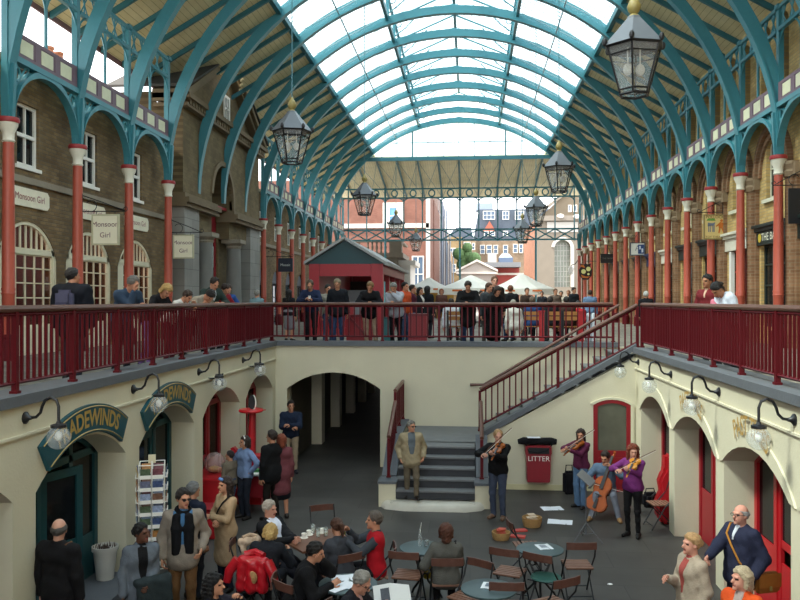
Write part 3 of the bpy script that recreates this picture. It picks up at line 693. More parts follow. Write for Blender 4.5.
b = MB(); b.tube([(0, 0, .45), (0, 0, .62), (XB-q.x, 0, .62)], .02, 5); b.build('bracket', BLACK, t)
# --- right: brick pilasters, arch rings, shop fronts
RM = lambda u, v, w: (-w, u, v)
for i, k in enumerate(range(0, 14)):
    y = Y0+S*k
    t = thing('brick_pilaster', 'brown brick pilaster with ringed capital along the sunny wall, %s from the near end' % ORD[i], 'pilaster', (FR, y, 0), 0, 'brick pilasters')
    b = MB(); b.bx(-.1, -.001, -.3, .3, 0, 4.3); b.lathe([(.16, .0), (.16, 4.3)], 10, (-.1, .0, 0)); b.build('shaft', BRA, t, smooth=True)
    b = MB(); b.bx(-.16, -.001, -.36, .36, 4.3, 4.6); b.lathe([(.2, 4.28), (.24, 4.4), (.2, 4.46), (.26, 4.58), (.26, 4.66)], 10, (-.1, 0, 0)); b.build('capital', mat('#8f7a60', .8), t)
    b = MB()
    for sg in (1,):
        for rr, ww in ((1.28, .16), (1.05, .12)):
            po = [(S/2+rr*math.cos(a), 4.6+rr*1.05*math.sin(a)) for a in np.linspace(0, PI, 17)]; pi_ = [(S/2+(rr-ww)*math.cos(a), 4.6+(rr-ww)*1.05*math.sin(a)) for a in np.linspace(0, PI, 17)]
            for a, c, d, e in zip(po, po[1:], pi_[1:], pi_): b.prism([a, c, d, e], 0, .14 if rr > 1.1 else .07, RM)
    b.build('arch_ring', BRA, t)
GRN = metal('#1d2a26', .5)
for i, k in enumerate(range(-1, 10)):
    y = Y0+S*(k+.5); idx = k+11
    ww = {-1: 'nearest', 0: 'second'}.get(k, ORD[i]+' bay')
    col = metal('#8e1a22', .45) if k == 1 else (metal('#1f2f55', .5) if k == 5 else GRN)
    bot = .45 if idx % 2 else .02
    t = thing('glazed_shop_bay', '%s shop front in the sunny brick wall, %s from the near end' % ('red and white' if k == 1 else ('dark blue' if k == 5 else 'dark green'), nth(i)), 'shop front', (FR, y, 0), 0, 'shop fronts on the sunny side')
    b = MB(); bars(b, lambda u, v, w: (w, u, v), -.97, .97, bot+.02, 2.74, 3, 4, .05, .08, .16, edge=.08); b.build('frame', col, t)
    b = MB(); b.bx(.11, .115, -.9, .9, bot+.1, 2.7); b.build('pane', PANE, t)
    b = MB(); b.bx(-.08, .02, -1.12, 1.12, 2.72, 3.2); b.bx(-.2, .02, -1.2, 1.2, 3.2, 3.28); b.bx(-.14, .02, -1.15, 1.15, 3.1, 3.2); b.build('fascia', mat('#d8d2c0', .5) if k in (1, 4) else col, t)
    if k == 0: lettering('THE BAND', .3, lambda u, v, w: (-.085-w, -u, v+2.92), mat('#e8e6d0', .5), t); b = MB(); b.ball((-.09, .85, 2.92), .13, 8, 0, (.1, 1, 1)); b.build('badge', mat('#c8b040'), t)
    if k == 1:
        b = MB(); b.bx(-.06, .06, -.35, -.15, .1, 2.7); b.bx(-.06, .06, .6, .75, .1, 2.7); b.build('white_post', WHITE, t)
for i, k in enumerate(range(-1, 11)):
    y = Y0+S*(k+.5)+.1; r = window_root(y, FR); b = MB(); bars(b, lambda u, v, w: (w, u, v), -.48, .48, 3.97, 5.6, 2, 2, .05, .1, .16, edge=.07); b.bx(-.1, .1, -.6, .6, 3.85, 3.95); b.build('window_frame', mat('#d8d2b8', .5), r); b = MB(); b.bx(.12, .125, -.46, .46, 4, 5.5); b.build('pane', PANE, r)
# --- lower court shop fronts
def shopfront(y, X, sg, hw, sp, rise, col, lab, door_at=0., ajar=0., lower=.9, glass=PANE, closed=True):
    t = thing('shop_door', lab, 'shop door', (X+sg*.42, y, ZL)); f = lambda u, v, w: (sg*w, u, v)
    b = MB(); po = arc_poly(0, hw, 0, sp-ZL, rise, 12)
    pi_ = arc_poly(0, hw-.1, 0, sp-ZL, rise-.06, 12)
    for i in range(1, len(po)-1): b.prism([po[i], po[i+1], pi_[i+1], pi_[i]], 0, .1, f)
    b.prism([po[-1], po[0], pi_[0], pi_[-1]], 0, .1, f)
    for u in (-.38, .42): b.prism([(u-.05, 0), (u+.05, 0), (u+.05, sp-ZL+rise*.8), (u-.05, sp-ZL+rise*.8)], 0, .1, f)
    b.prism([(-hw+.05, 2.02), (hw-.05, 2.02), (hw-.05, 2.12), (-hw+.05, 2.12)], 0, .1, f)
    for u0, u1 in ((-hw+.05, -.4), (.44, hw-.05)): b.prism([(u0, 0), (u1, 0), (u1, lower), (u0, lower)], .02, .07, f)
    b.build('frame', col, t)
    b = MB()
    for u0, u1, z0, z1 in ((-hw+.1, -.43, lower, 2.02), (.47, hw-.1, lower, 2.02), (-hw+.12, hw-.12, 2.12, 2.3)): b.prism([(u0, z0), (u1, z0), (u1, z1), (u0, z1)], .04, .045, f)
    b.build('pane', glass, t)
    b = MB(); o = len(b.v); bars(b, f, 0, .72, .02, 2.0, 1, 1, .06, .02, .07, edge=.11); b.prism([(.05, .02), (.67, .02), (.67, .75), (.05, .75)], .03, .06, f); b.prism([(.05, .95), (.67, .95), (.67, 1.05), (.05, 1.05)], .03, .06, f)
    b.xf(o, Matrix.Translation((0, -.33, 0)) @ Matrix.Rotation(-sg*ajar, 4, 'Z')); d = b.build('door_leaf', col, t)
    b = MB(); o = len(b.v); b.prism([(.1, 1.05), (.62, 1.05), (.62, 1.9), (.1, 1.9)], .045, .05, f); b.xf(o, Matrix.Translation((0, -.33, 0)) @ Matrix.Rotation(-sg*ajar, 4, 'Z')); b.build('pane', glass, d)
    return t
TEALS = metal('#12454d', .5); REDS = metal('#8e1420', .45)
for i, (uc, hw, bt, sp, ri) in enumerate(OPL):
    if i < 1: continue
    col = TEALS if i in (2, 3) else REDS
    lab = [None, 'red shop door in the left court wall nearest the camera', 'dark teal shop door with glazed leaf behind the balding man in black', 'dark teal shop door behind the postcard rack', 'red shop door with wares beside the red rotor ride', 'red shop door in the arch next to the dark passage'][i]
    shopfront(uc, XL, -1, hw, sp, ri, col, lab, ajar=.0 if i != 2 else -.3, glass=PANEL if i > 3 else PANE)
for i, (uc, hw, bt, sp, ri) in enumerate(OPR):
    lab = ['red shop door in the right court wall below the camera', 'red shop door in the right wall hidden behind the nearest pier', 'bright red shop door behind the old man with the satchel', 'dark red shop door in the middle arch of the right wall', 'dark red shop door in the arch beside the cello case'][i]
    shopfront(uc, XR, 1, hw, sp, ri, REDB if i == 2 else REDS, lab)
# curved fascia signs over the teal shop, gold letters over the right arches
def arc_sign(uc, lab, R0, R1, half, zc):
    t = thing('arched_sign', lab, 'sign', (XL, uc, 0), 0, 'arched teal shop signs')
    po = [(R1*math.sin(a), zc+R1*math.cos(a)) for a in np.linspace(-half, half, 19)]; pi_ = [(R0*math.sin(a), zc+R0*math.cos(a)) for a in np.linspace(-half, half, 19)]
    f = lambda u, v, w: (w, u, v); b = MB()
    for a, c, d, e in zip(po, po[1:], pi_[1:], pi_): b.prism([a, c, d, e], .0, .05, f)
    b.build('board', TEALP, t)
    GOLD = mat('#a98d4a', .45)
    b = MB()
    for rr, hh in ((R1-.03, half-.02), (R0+.03, half-.02)): b.tube([(.052, rr*math.sin(a), zc+rr*math.cos(a)) for a in np.linspace(-hh, hh, 19)], .008, 4)
    b.build('gold_line', GOLD, t); rm = (R0+R1)/2
    lettering('TRADEWINDS', .30, lambda u, v, w: (.052+w, u, v), GOLD, t, sx=.9, bold=.008, bend=lambda u, v: ((rm+v)*math.sin(u/rm*1.02), zc+(rm+v)*math.cos(u/rm*1.02)))
for j, i in enumerate((2, 3)):
    uc, hw, bt, sp, ri = OPL[i]; R = (hw*hw+ri*ri)/(2*ri); zc = sp+ri-R
    arc_sign(uc, ['teal arched shop sign with gold letters over the nearer left archway', 'teal arched shop sign with gold letters above the postcard rack'][j], R+.03, R+.40, math.asin((hw-.24)/R), zc)
for j, i in enumerate((2, 3)):
    uc, hw, bt, sp, ri = OPR[i]; R = (hw*hw+ri*ri)/(2*ri)*.72; zc = sp+ri-R+.28
    t = lettering('PAST TIMES', .36, lambda u, v, w: (XR-.027-w, uc-u, v), mat('#b08d4a', .5, 0, .3, 20), None, 'gold_lettering', .02, sx=.72, bold=.006, bend=lambda u, v: ((R+v)*math.sin(u/R), zc+(R+v)*math.cos(u/R)))
    tag(t, ['brown and gold gothic shop lettering over the arch above the old man', 'brown and gold gothic shop lettering over the middle right arch'][j], 'lettering', 'gothic shop lettering')
# door in the stair wall
DN[0] += 1; r = bpy.data.objects.new('door_%d' % DN[0], None); COL.objects.link(r); r.location = (3.1, YF, ZL); struct(r); f = lambda u, v, w: (u, -w, v)
b = MB(); po = arc_poly(0, .46, 0, 1.93, .14, 10); pi_ = arc_poly(0, .40, 0, 1.9, .12, 10)
for i in range(1, len(po)-1): b.prism([po[i], po[i+1], pi_[i+1], pi_[i]], 0, .05, f)
b.build('door_surround', CREAM, r)
b = MB(); po = arc_poly(0, .40, 0, 1.9, .12, 10); pi_ = arc_poly(0, .31, .9, 1.86, .08, 10)
for i in range(1, len(po)-1): b.prism([po[i], po[i+1], pi_[i+1], pi_[i]], 0, .04, f)
b.prism([(-.4, 0), (.4, 0), (.4, .9), (-.4, .9)], 0, .035, f); b.prism([po[-1], po[0], (-.31, .9), pi_[-1]], 0, .04, f)
b.prism([(-.3, .15), (.3, .15), (.3, .75), (-.3, .75)], .03, .045, f); b.build('door_leaf', metal('#86141e', .4), r)
b = MB(); b.prism(pi_, .012, .02, f); b.build('pane', mat('#5c5c50', .12, 0, .5, 2), r)
b = MB(); b.ball((.35, -.07, .95), .025, 6); b.build('knob', BRASS, r)
# --- gooseneck globe lamps
def globe_lamp(x, y, z, sg, lab, proto=[]):
    if proto and proto[0][1] == sg: return dup(proto[0][0], (x, y, z), 0, lab)
    t = thing('globe_lamp', lab, 'wall lamp', (x, y, z), 0, 'gooseneck globe lamps')
    b = MB(); b.lathe([(.07, 0), (.07, .015), (.03, .045), (.02, .08)], 12, (0, 0, 0), 0, 'X'); 
    if sg < 0: b.v = [(-p[0], p[1], p[2]) for p in b.v]
    b.build('wall_plate', BLACK, t, smooth=True)
    pts = [(.06, 0, 0), (.13, 0, .01), (.18, 0, .06), (.2, 0, .13), (.235, 0, .2), (.3, 0, .23), (.365, 0, .2), (.39, 0, .13), (.39, 0, -.05)]
    b = MB(); b.tube([(sg*p[0], 0, p[2]) for p in pts], .017, 8); b.build('arm', BLACK, t, smooth=True)
    b = MB(); b.lathe([(.085, -.10), (.085, -.07), (.03, -.055), (.02, -.03)], 12, (sg*.39, 0, 0)); b.build('cap', BLACK, t)
    b = MB(); b.ball((sg*.39, 0, -.215), .132, 14); b.build('globe', GLOBE, t, smooth=True)
    b = MB(); b.ball((sg*.39, 0, -.2), .04, 8, 0, (1, 1, 1.4)); b.build('bulb', mat('#f2f0e6', .3), t, smooth=True)
    proto[:] = [(t, sg)]; return t
for i, y in enumerate((8.5, 11.36, 14.2, 17.05)): globe_lamp(XL, y, -.11, 1, 'black gooseneck lamp with clear globe on the left wall, %s from the camera' % nth(i))
for i, y in enumerate((9.3, 12.02, 14.8, 17.6)): globe_lamp(XR, y, -.14, -1, 'black gooseneck lamp with clear globe on the right wall, %s from the camera' % nth(i))
for i, y in enumerate((14.75, 17.5)):
    t = thing('spotlight', 'small black spotlight beside the %s globe lamp of the left wall' % ORD[i+2], 'spotlight', (XL, y, -.28))
    b = MB(); b.tube([(0, 0, 0), (.12, 0, 0)], .015, 6); b.build('arm', BLACK, t); b = MB(); b.box((.2, 0, -.02), (.12, .2, .2), .3); b.box((.27, .03, -.02), (.03, .24, .22), .3); b.build('lamp_head', BLACK, t)
# --- hanging hexagonal lanterns
def lantern(x, y, zb, lab, proto=[]):
    if proto: r = dup(proto[0], (x, y, zb), .26, lab); 
    else:
        r = thing('hexagonal_lantern', lab, 'lantern', (x, y, zb), .26, 'hanging lanterns'); proto.append(r)
        R0, R1, h = .22, .43, .72; rr = lambda a, R, z: (R*math.cos(a), R*math.sin(a), z); an = [PI/3*i for i in range(6)]
        b = MB(); b.lathe([(R1+.05, h), (.36, h+.14), (.12, h+.42), (.1, h+.46)], 6); b.build('roof', metal('#5b6066', .4), r)
        b = MB()
        for a in an:
            b.tube([rr(a, R0, 0), rr(a, R1, h)], .016, 4); b.ball(rr(a, R1+.04, h+.05), .04, 6, 0, (1, 1, 1.6))
        for R, z, q in ((R0, 0, .022), (R1, h, .03), (R0+.02, .07, .014), (R1-.04, h-.13, .012)): b.tube([rr(a, R, z) for a in an], q, 5, closed=True)
        b.build('frame', BLACK, r)
        b = MB(); b.lathe([(R0-.01, .02), (R1-.02, h-.02)], 6); b.f = b.f[:6]; b.m = b.m[:6]; b.build('pane', LAMPG, r)
        b = MB(); b.lathe([(.09, h+.46), (.05, h+.5), (.09, h+.55), (.105, h+.62), (.07, h+.70), (.04, h+.74), (.025, h+.78)], 10); b.build('finial', BRASS, r, smooth=True)
        b = MB()
        for q in (-.1, .1): b.ball((q, 0, .38), .07, 8, 0, (1, 1, 1.3)); b.tube([(q, 0, .45), (q, 0, .75)], .012, 5)
        b.build('burner', mat('#d9d6cc', .4), r)
        b = MB(); b.tube([(0, 0, h+.78), (0, 0, h+.785)], .012, 5); b.build('hanging_rod', TEALD, r)
    for c in r.children:
        if c.name.startswith('hanging_rod'):
            off = abs(x-CX); zt = 4.65+8*math.sqrt(1-(off/HW)**2)-zb; b = MB(); b.tube([(0, 0, 1.5), (0, 0, zt)], .014, 5); o = b.build('hanging_rod', TEALD, r); bpy.data.objects.remove(c)
LAN = [((634, 95), 12.34, 'largest hexagonal street lantern hanging at the upper right'), ((292, 163), 17.98, 'large hexagonal lantern hanging before the left pediment'),
       ((364.5, 215), 29.26, 'hexagonal lantern hanging above the green kiosk roof'), ((559, 192), 23.62, 'hexagonal lantern hanging right of centre below the glazed gable'),
       ((536, 226), 32.08, 'middle one of three lanterns receding on the right'), ((522.5, 243), 40.54, 'farthest of three lanterns receding on the right'),
       ((396, 237), 43.36, 'small far lantern hanging before the orange brick house'), ((416, 251), 51.82, 'smallest lantern hanging over the town street left of centre')]
for (px, py), Y, lab in LAN: q = PY(px, py, Y); lantern(q.x, q.y, q.z, lab)
# ================================================================ kiosk, benches, parasols and the town beyond
t = thing('market_kiosk', 'long red market kiosk with dark green gable and slate roof', 'kiosk', (0, 27, 0))
L_, R_ = PY(309, 264, 27).x, PY(383, 264, 27).x; zE = PY(309, 264, 27).z; zA = PY(344, 239.5, 27).z; xm = (L_+R_)/2-.05
b = MB(); b.bx(L_, L_+.35, 0, .3, 0, zE); b.bx(R_-.4, R_, 0, .3, 0, zE); b.bx(L_+.36, R_-.41, .004, .25, zE-.42, zE-.004); b.bx(L_+.36, R_-.41, .01, .1, 0, .25)
b.bx(L_, L_+.2, 8.6, 9, 0, zE); b.bx(R_-.2, R_, 8.6, 9, 0, zE); b.bx(L_+.21, R_-.21, 8.8, 9, zE-.4, zE); b.bx(L_+.13, R_-.41, .4, 1.1, 0, .95); b.bx(R_-.12, R_-.004, .31, 8.59, zE-.34, zE-.004); b.bx(L_+.004, L_+.12, .31, 8.59, 0, zE-.004)
for i in range(1, 4): b.bx(R_-.15, R_-.01, 2.2*i, 2.2*i+.1, 0, zE-.35)
b.build('body', REDB.copy() if False else metal('#9a1220', .45), t)
b = MB(); b.prism([(L_-.1, zE), (R_+.05, zE), (xm, zA-.03)], .05, .2, lambda u, v, w: (u, w, v)); b.build('gable', metal('#123f45', .5), t)
b = MB()
for xe in (L_-.15, R_+.1): b.prism([(xm, zA), (xe, zE-.02), (xe, zE+.08), (xm, zA+.1)], -.15, 9.2, lambda u, v, w: (u, w, v))
b.bx(R_+.08, R_+.2, -.15, 9.2, zE-.06, zE+.06); b.build('roof', mat('#9a9c9a', .6, 0, .2, 5), t)
b = MB(); b.bx(R_-1.05, R_-.35, .3, .35, .0, .98); b.build('counter', mat('#6f757a', .6), t)
b = MB(); b.bx(L_+.4, R_-.5, 1.3, 1.5, 1., 1.55); b.build('display', mat('#6f757a', .6), t)
b = MB(); b.bx(L_+.15, L_+1.0, 8.5, 8.6, 0, zE-.4); b.bx(L_+1.0, R_-.15, 8.5, 8.6, 0, .9); b.build('rear_panel', mat('#3a2c28', .8), t)
# waste bin and red panels on the upper floor
q0 = PY(420, 316, 21.2); t = thing('slatted_bin', 'square dark red slatted bin on the upper floor behind the railing', 'bin', (q0.x-.05, 21.2, 0))
b = MB(); b.bx(-.24, .24, -.24, .24, 0, .78); 
for i in range(7): b.bx(-.24+.07*i, -.2+.07*i, -.255, .255, .03, .75)
b.build('body', metal('#86121e', .5), t); b = MB(); b.bx(-.26, .26, -.26, .26, .78, .84); b.build('rim', metal('#6a0f18', .5), t)
t = thing('boarded_screen', 'low red boarded screen at the feet of the kiosk before the railing', 'screen', (PY(358, 320, 21.6).x, 21.9, 0))
b = MB(); b.bx(-.36, .36, -.03, .03, .05, .78); b.build('board', metal('#8a141f', .5), t); b = MB(); b.box((0, -.04, .42), (.06, .03, .95), 0, 0, ('Y', -.75)); b.bx(-.38, .38, -.05, .05, .74, .8); b.build('brace', metal('#6a0f18', .5), t)
t = thing('teal_post_box', 'slim teal cabinet beside the old man in grey at the railing', 'cabinet', (PY(387.5, 325, 21.5).x, 21.5, 0))
b = MB(); b.bx(-.13, .13, -.12, .12, 0, .7); b.build('body', metal('#1f6a6e', .5), t); b = MB(); b.bx(-.15, .15, -.14, .14, .7, .74); b.build('top', metal('#175055', .5), t)
# benches with people's backs to us
BW = mat('#9a6a35', .6, 0, .25, 10)
def bench(x, y, w, lab, rz=0):
    t = thing('wooden_bench', lab, 'bench', (x, y, 0), rz, 'wooden benches on the upper floor')
    b = MB()
    for z in (.62, .76): b.bx(-w/2, w/2, -.03, .0, z, z+.11)
    b.build('backrest', BW, t); b = MB()
    for q in (.03, .16, .29): b.bx(-w/2, w/2, q, q+.1, .42, .45)
    b.build('seat', BW, t)
    for s_ in (-1, 1): b = MB(); b.bx(s_*w/2-.03, s_*w/2+.03, -.06, .0, 0, .9); b.bx(s_*w/2-.03, s_*w/2+.03, .0, .42, .36, .42); b.bx(s_*w/2-.03, s_*w/2+.03, .36, .42, 0, .4); b.build('frame', BLACK, t)
BY = 23.2
for i, (x0, x1, lb_) in enumerate(((522, 546, 'wooden bench with the blue shirted sitter on it'), (546, 562, 'wooden bench under the sitter in black'), (562, 580, 'wooden bench under the sitter in a brown jacket'), (447, 462, 'wooden bench behind the man in the long black coat'))):
    a, c = PY(x0, 300, BY).x, PY(x1, 300, BY).x; bench((a+c)/2, BY, c-a-.04, lb_)
for x, lb_ in ((541.5, 'left one of two red posts beside the benches'), (581, 'right one of two red posts beside the benches')):
    t = thing('red_post', lb_, 'post', (PY(x, 320, BY-.3).x, BY-.3, 0)); b = MB(); b.bx(-.07, .07, -.07, .07, 0, .86); b.build('shaft', metal('#9a121c', .5), t); b = MB(); b.bx(-.09, .09, -.09, .09, .86, .9); b.build('cap', metal('#9a121c', .5), t)
for x, lb_ in ((588.5, 'left one of two pale steel bollards by the right columns'), (593.5, 'right one of two pale steel bollards by the right columns')):
    t = thing('bollard', lb_, 'bollard', (PY(x, 320, 23.).x, 23., 0)); b = MB(); b.lathe([(.07, 0), (.065, .75), (.05, .82), (0, .84)], 12); b.build('shaft', metal('#b4bcc4', .35), t, smooth=True); b = MB(); b.lathe([(.08, 0), (.08, .04)], 12); b.build('base', GREY, t)
# big white parasols
PAR, nt_, b_ = nodes('parasol_canvas')
b_.inputs['Base Color'].default_value = (.93, .91, .87, 1); b_.inputs['Roughness'].default_value = .8
tr_ = nt_.nodes.new('ShaderNodeBsdfTranslucent'); tr_.inputs[0].default_value = (.95, .92, .86, 1); mx_ = nt_.nodes.new('ShaderNodeMixShader'); mx_.inputs[0].default_value = .45
nt_.links.new(b_.outputs[0], mx_.inputs[1]); nt_.links.new(tr_.outputs[0], mx_.inputs[2]); nt_.links.new(mx_.outputs[0], nt_.nodes['Material Output'].inputs['Surface'])
for (px, ap, x0, x1, ey, Y, lab) in ((429, 278, 411, 447, 287.5, 50, 'white square parasol over the brown stall, leftmost of three'), (471, 275.5, 441, 500, 288.5, 42, 'large white parasol behind the man in the black coat, middle of three'), (521.5, 274, 493, 551, 289, 47, 'large white parasol before the church wall, rightmost of three')):
    c = PY(px, ap, Y); e = PY(px, ey, Y); hw = (PY(x1, ey, Y).x-PY(x0, ey, Y).x)/2
    t = thing('parasol', lab, 'parasol', (c.x, Y, 0), 0, 'white parasols over the cafe')
    b = MB(); b.lathe([(hw*1.2, e.z), (hw*.65, e.z+(c.z-e.z)*.42), (.12, c.z), (0, c.z+.02)], 8, a0=PI/8); b.f = b.f[:-1]; b.build('canopy', PAR, t)
    b = MB(); b.lathe([(hw*1.2, e.z), (hw*1.21, e.z-.32)], 8, a0=PI/8); b.f = b.f[:8]; b.m = b.m[:8]; b.build('valance', PAR, t)
    b = MB(); a1 = PI/8
    for s_ in (-1, 1): b.box((s_*hw*.45, -hw*1.2*math.cos(a1)-.03, e.z-.12), (hw*.32, .02, .1), 0, 0); 
    b.build('printed_band', mat('#d8743a', .6), t)
    b = MB(); b.tube([(0, 0, 0), (0, 0, c.z)], .045, 8); b.build('pole', mat('#c9b183', .6), t)
    b = MB()
    for k in range(8): a = a1+PI/4*k; b.tube([(hw*1.18*math.cos(a), hw*1.18*math.sin(a), e.z-.02), (0, 0, c.z-.1)], .02, 4)
    b.build('rib', mat('#c9b183', .6), t)
    b = MB(); b.lathe([(.4, 0), (.4, .1), (.06, .16)], 12); b.build('base', GREY, t)
t = thing('brown_stall', 'ochre boarded market stall under the leftmost parasol', 'stall', (PY(429, 300, 52).x, 52, 0))
b = MB()
for s_ in (-1, 1): b.bx(s_*1.05-.55, s_*1.05+.55, 0, .1, 0, 2.0)
b.bx(-1.6, 1.6, .5, .6, 0, 2.1); b.build('side_board', mat('#a87b2c', .6), t); b = MB(); b.bx(-.5, .5, 0, .3, 0, 1.0); b.build('counter', WOODR, t)
# ---- the square and the town
b = MB(); b.bx(-80, 80, 62, 260, -.3, -.02); struct(b.build('ground', mat('#98938a', .8, 0, .12, .6)))
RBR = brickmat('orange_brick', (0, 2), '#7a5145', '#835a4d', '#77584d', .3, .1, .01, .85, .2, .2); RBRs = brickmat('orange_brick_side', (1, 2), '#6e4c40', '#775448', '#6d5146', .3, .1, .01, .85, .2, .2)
YBR = brickmat('ochre_brick', (0, 2), '#857152', '#8f7b5b', '#7d6f54', .3, .1, .01, .85, .2, .25); SLT = mat('#4d5764', .7, 0, .2, 2)
PST = mat('#7f766a', .8, 0, .12, 1.2); PALE = mat('#b9b6b0', .7, 0, .06)
def win(parent, X0, X1, Z0, Z1, Y, nu=2, nv=2, col=None, pane='#54657a'):
    b = MB(); bars(b, lambda u, v, w: (u, Y-w, v), X0, X1, Z0, Z1, nu, nv, .07, .0, .12, edge=.1); f = b.build('window', col or WHITE, parent)
    b = MB(); b.bx(X0, X1, Y-.06, Y-.04, Z0, Z1); b.build('pane', mat(pane, .15, 0, .2, 1), f)
def rect(x0, x1, y0, y1, Y):
    a = PY(x0, y0, Y); c = PY(x1, y1, Y); return a.x, c.x, c.z, a.z
t = thing('brick_house', 'tall orange brick house with a large white framed window at the left', 'building', (0, 0, 0))
x0, x1, z0, z1 = rect(330, 427, 180, 300, 76)
b = MB(); b.bx(x0-16, x1, 76, 77, -.1, z1); b.build('front_wall', RBR, t)
b = MB(); b.bx(x1-.5, x1+.05, 77, 88, -.1, z1); b.bx(x1-.2, x1+.15, 88, 104, -.1, z1-.5); b.build('side_wall', RBRs, t)
b = MB(); b.bx(x0-16, x1+.2, 75.8, 76, PY(400, 228, 76).z, PY(400, 223.5, 76).z); b.bx(x1-.1, x1+.3, 75.8, 76.2, 0, z1); b.build('stone_band', PALE, t)
a = rect(383, 403, 203, 228, 76); b = MB(); b.bx(a[0], a[1], 75.85, 76, a[2], a[3]); b.build('window_surround', WHITE, t); win(t, a[0]+.55, a[1]-.55, a[2]+.3, a[3]-.4, 75.85, 1, 2, None, '#5f93c4')
a = rect(412, 424, 256, 300, 76); win(t, a[0], a[1], .2, a[3], 76, 2, 3)
t = thing('street_house', 'row of narrow dark street fronts with drainpipes beyond the orange house', 'building', (0, 0, 0))
zz = 15
for i, (ya, yb, cc, dz) in enumerate(((104, 116, '#7a6a64', 0), (116, 128, '#5b6272', .5), (128, 140, '#8b7a68', -2.5), (140, 156, '#9a7f63', -5))):
    b = MB(); b.bx(x1-6, x1-.1+.25*i, ya, yb, 0, zz+dz); b.build('house_front', mat(cc, .8, 0, .2, 1.5), t)
    for j in range(3):
        b = MB(); b.bx(x1-.1+.25*i, x1+.0+.25*i, ya+1.5+3.4*j, ya+2.6+3.4*j, 3, zz+dz-2)
        b.build('window_bay', mat('#a9a6a2' if j % 2 else '#545660', .4), t)
    b = MB(); b.tube([(x1+.1+.25*i, yb-.4, 0), (x1+.1+.25*i, yb-.4, zz+dz)], .12, 6); b.build('drainpipe', mat('#7d8896', .5), t)
t = thing('ochre_house', 'narrow ochre brick house with two sash windows beyond the middle parasol', 'building', (0, 0, 0))
a = rect(447, 462, 237, 300, 158); b = MB(); b.bx(a[0], a[1], 158, 165, 0, a[3]); b.build('wall', YBR, t); b = MB(); b.prism([(a[0], a[3]), (a[1], a[3]), ((a[0]+a[1])/2, a[3]+1.6)], 158, 166, lambda u, v, w: (u, w, v)); b.build('roof', SLT, t)
for y0, y1 in ((248, 256), (264, 272.5)): q = rect(449.5, 456, y0, y1, 158); win(t, *q, 158)
t = thing('grey_house', 'grey brown house with one white window between the ochre and the mansard buildings', 'building', (0, 0, 0))
a = rect(461, 476, 241, 300, 166); b = MB(); b.bx(a[0], a[1], 166, 171, 0, a[3]); b.build('wall', mat('#8a7a64', .8, 0, .2), t); b = MB(); q = rect(452, 474, 228, 241, 168); b.prism([(q[0], q[2]), (q[1], q[2]), (q[1]-.6, q[3]), (q[0]+.8, q[3])], 167, 171.4, lambda u, v, w: (u, w, v)); b.build('roof', SLT, t)
q = rect(463.5, 470.5, 242, 249.5, 166); win(t, *q, 166); q = rect(472, 475, 243, 250, 166); win(t, *q, 166, 1, 2)
t = thing('mansard_building', 'brick building with blue slate mansard and white dormers, farthest in the middle', 'building', (0, 0, 0))
a = rect(472, 545, 241, 300, 172); b = MB(); b.bx(a[0], a[1]+4, 172, 184, 0, a[3]); b.build('wall', brickmat('mansard_brick', (0, 2), '#84705c', '#8e7a66', '#7d7060', .3, .1, .01, .85, .1, .2), t)
q = rect(473, 545, 209.5, 241, 172.5); b = MB(); b.prism([(q[0], q[2]), (q[1]+4, q[2]), (q[1]+4, q[3]), (q[0]+1.2, q[3])], 172.6, 183, lambda u, v, w: (u, w, v)); b.build('mansard_roof', SLT, t)
q = rect(476, 493, 203, 210, 176); b = MB(); b.bx(q[0], q[1], 176, 181, q[2], q[3]); b.build('roof_tower', mat('#8b97a8', .7), t)
for x0_, x1_, y0, y1, n in ((483, 495, 211, 219.5, 3), (502.5, 509, 211, 219.5, 2), (515, 524, 211, 219.5, 3), (484, 488.5, 231, 236, 1), (490, 495, 231, 236, 1), (503, 508, 231, 236, 2), (480, 485, 245, 254, 1), (486.5, 492, 245, 254, 1), (493.5, 498, 245, 254, 1), (503, 508, 245, 254, 1), (513, 517.5, 244, 253, 1), (519, 523, 244, 253, 1)):
    q = rect(x0_, x1_, y0, y1, 171.8); win(t, *q, 171.8, n, 2)
q = rect(483, 496, 221, 231, 171.6); b = MB(); b.prism([(q[0], q[2]), (q[1], q[2]), (q[1]-.5, q[2]+.7), ((q[0]+q[1])/2, q[3]), (q[0]+.5, q[2]+.7)], 171.7, 172.6, lambda u, v, w: (u, w, v)); b.build('brick_gable', mat('#a05a48', .8), t)
t = thing('pedimented_pavilion', 'low white market pavilion with pediment behind the parasols', 'building', (0, 0, 0))
a = rect(459.5, 494.5, 272, 300, 98); xm = (a[0]+a[1])/2; b = MB(); b.bx(a[0], a[1], 98, 104, 0, a[3]); b.build('wall', PALE, t)
zt = PY(476, 261.5, 98).z; b = MB(); b.prism([(a[0]-.3, a[3]), (a[1]+.3, a[3]), (xm, zt)], 97.9, 104, lambda u, v, w: (u, w, v)); b.build('pediment', PALE, t)
b = MB()
for xe in (a[0]-.4, a[1]+.4): b.prism([(xe, a[3]), (xm, zt), (xm, zt+.25), (xe, a[3]+.25)], 97.6, 104, lambda u, v, w: (u, w, v))
b.bx(a[0]-.4, a[1]+.4, 97.7, 104, a[3]-.25, a[3]); b.build('cornice', WHITE, t)
t = thing('flat_market_hall', 'long grey roofed red market shed with a small lantern turret', 'building', (0, 0, 0))
a = rect(480, 526, 263, 267.5, 108); b = MB(); b.bx(a[0], a[1]-.8, 106, 119, a[2], a[3]); b.build('roof', mat('#82888e', .6), t)
q = rect(495, 526, 268, 300, 108); b = MB(); b.bx(q[0], q[1]-.9, 108, 118.5, 0, q[3]); b.build('wall', mat('#a24a44', .7, 0, .2, 1), t); b = MB(); q = rect(495, 526, 273, 275, 107.9); b.bx(q[0], q[1], 107.7, 108, q[2], q[3]); b.build('white_band', WHITE, t)
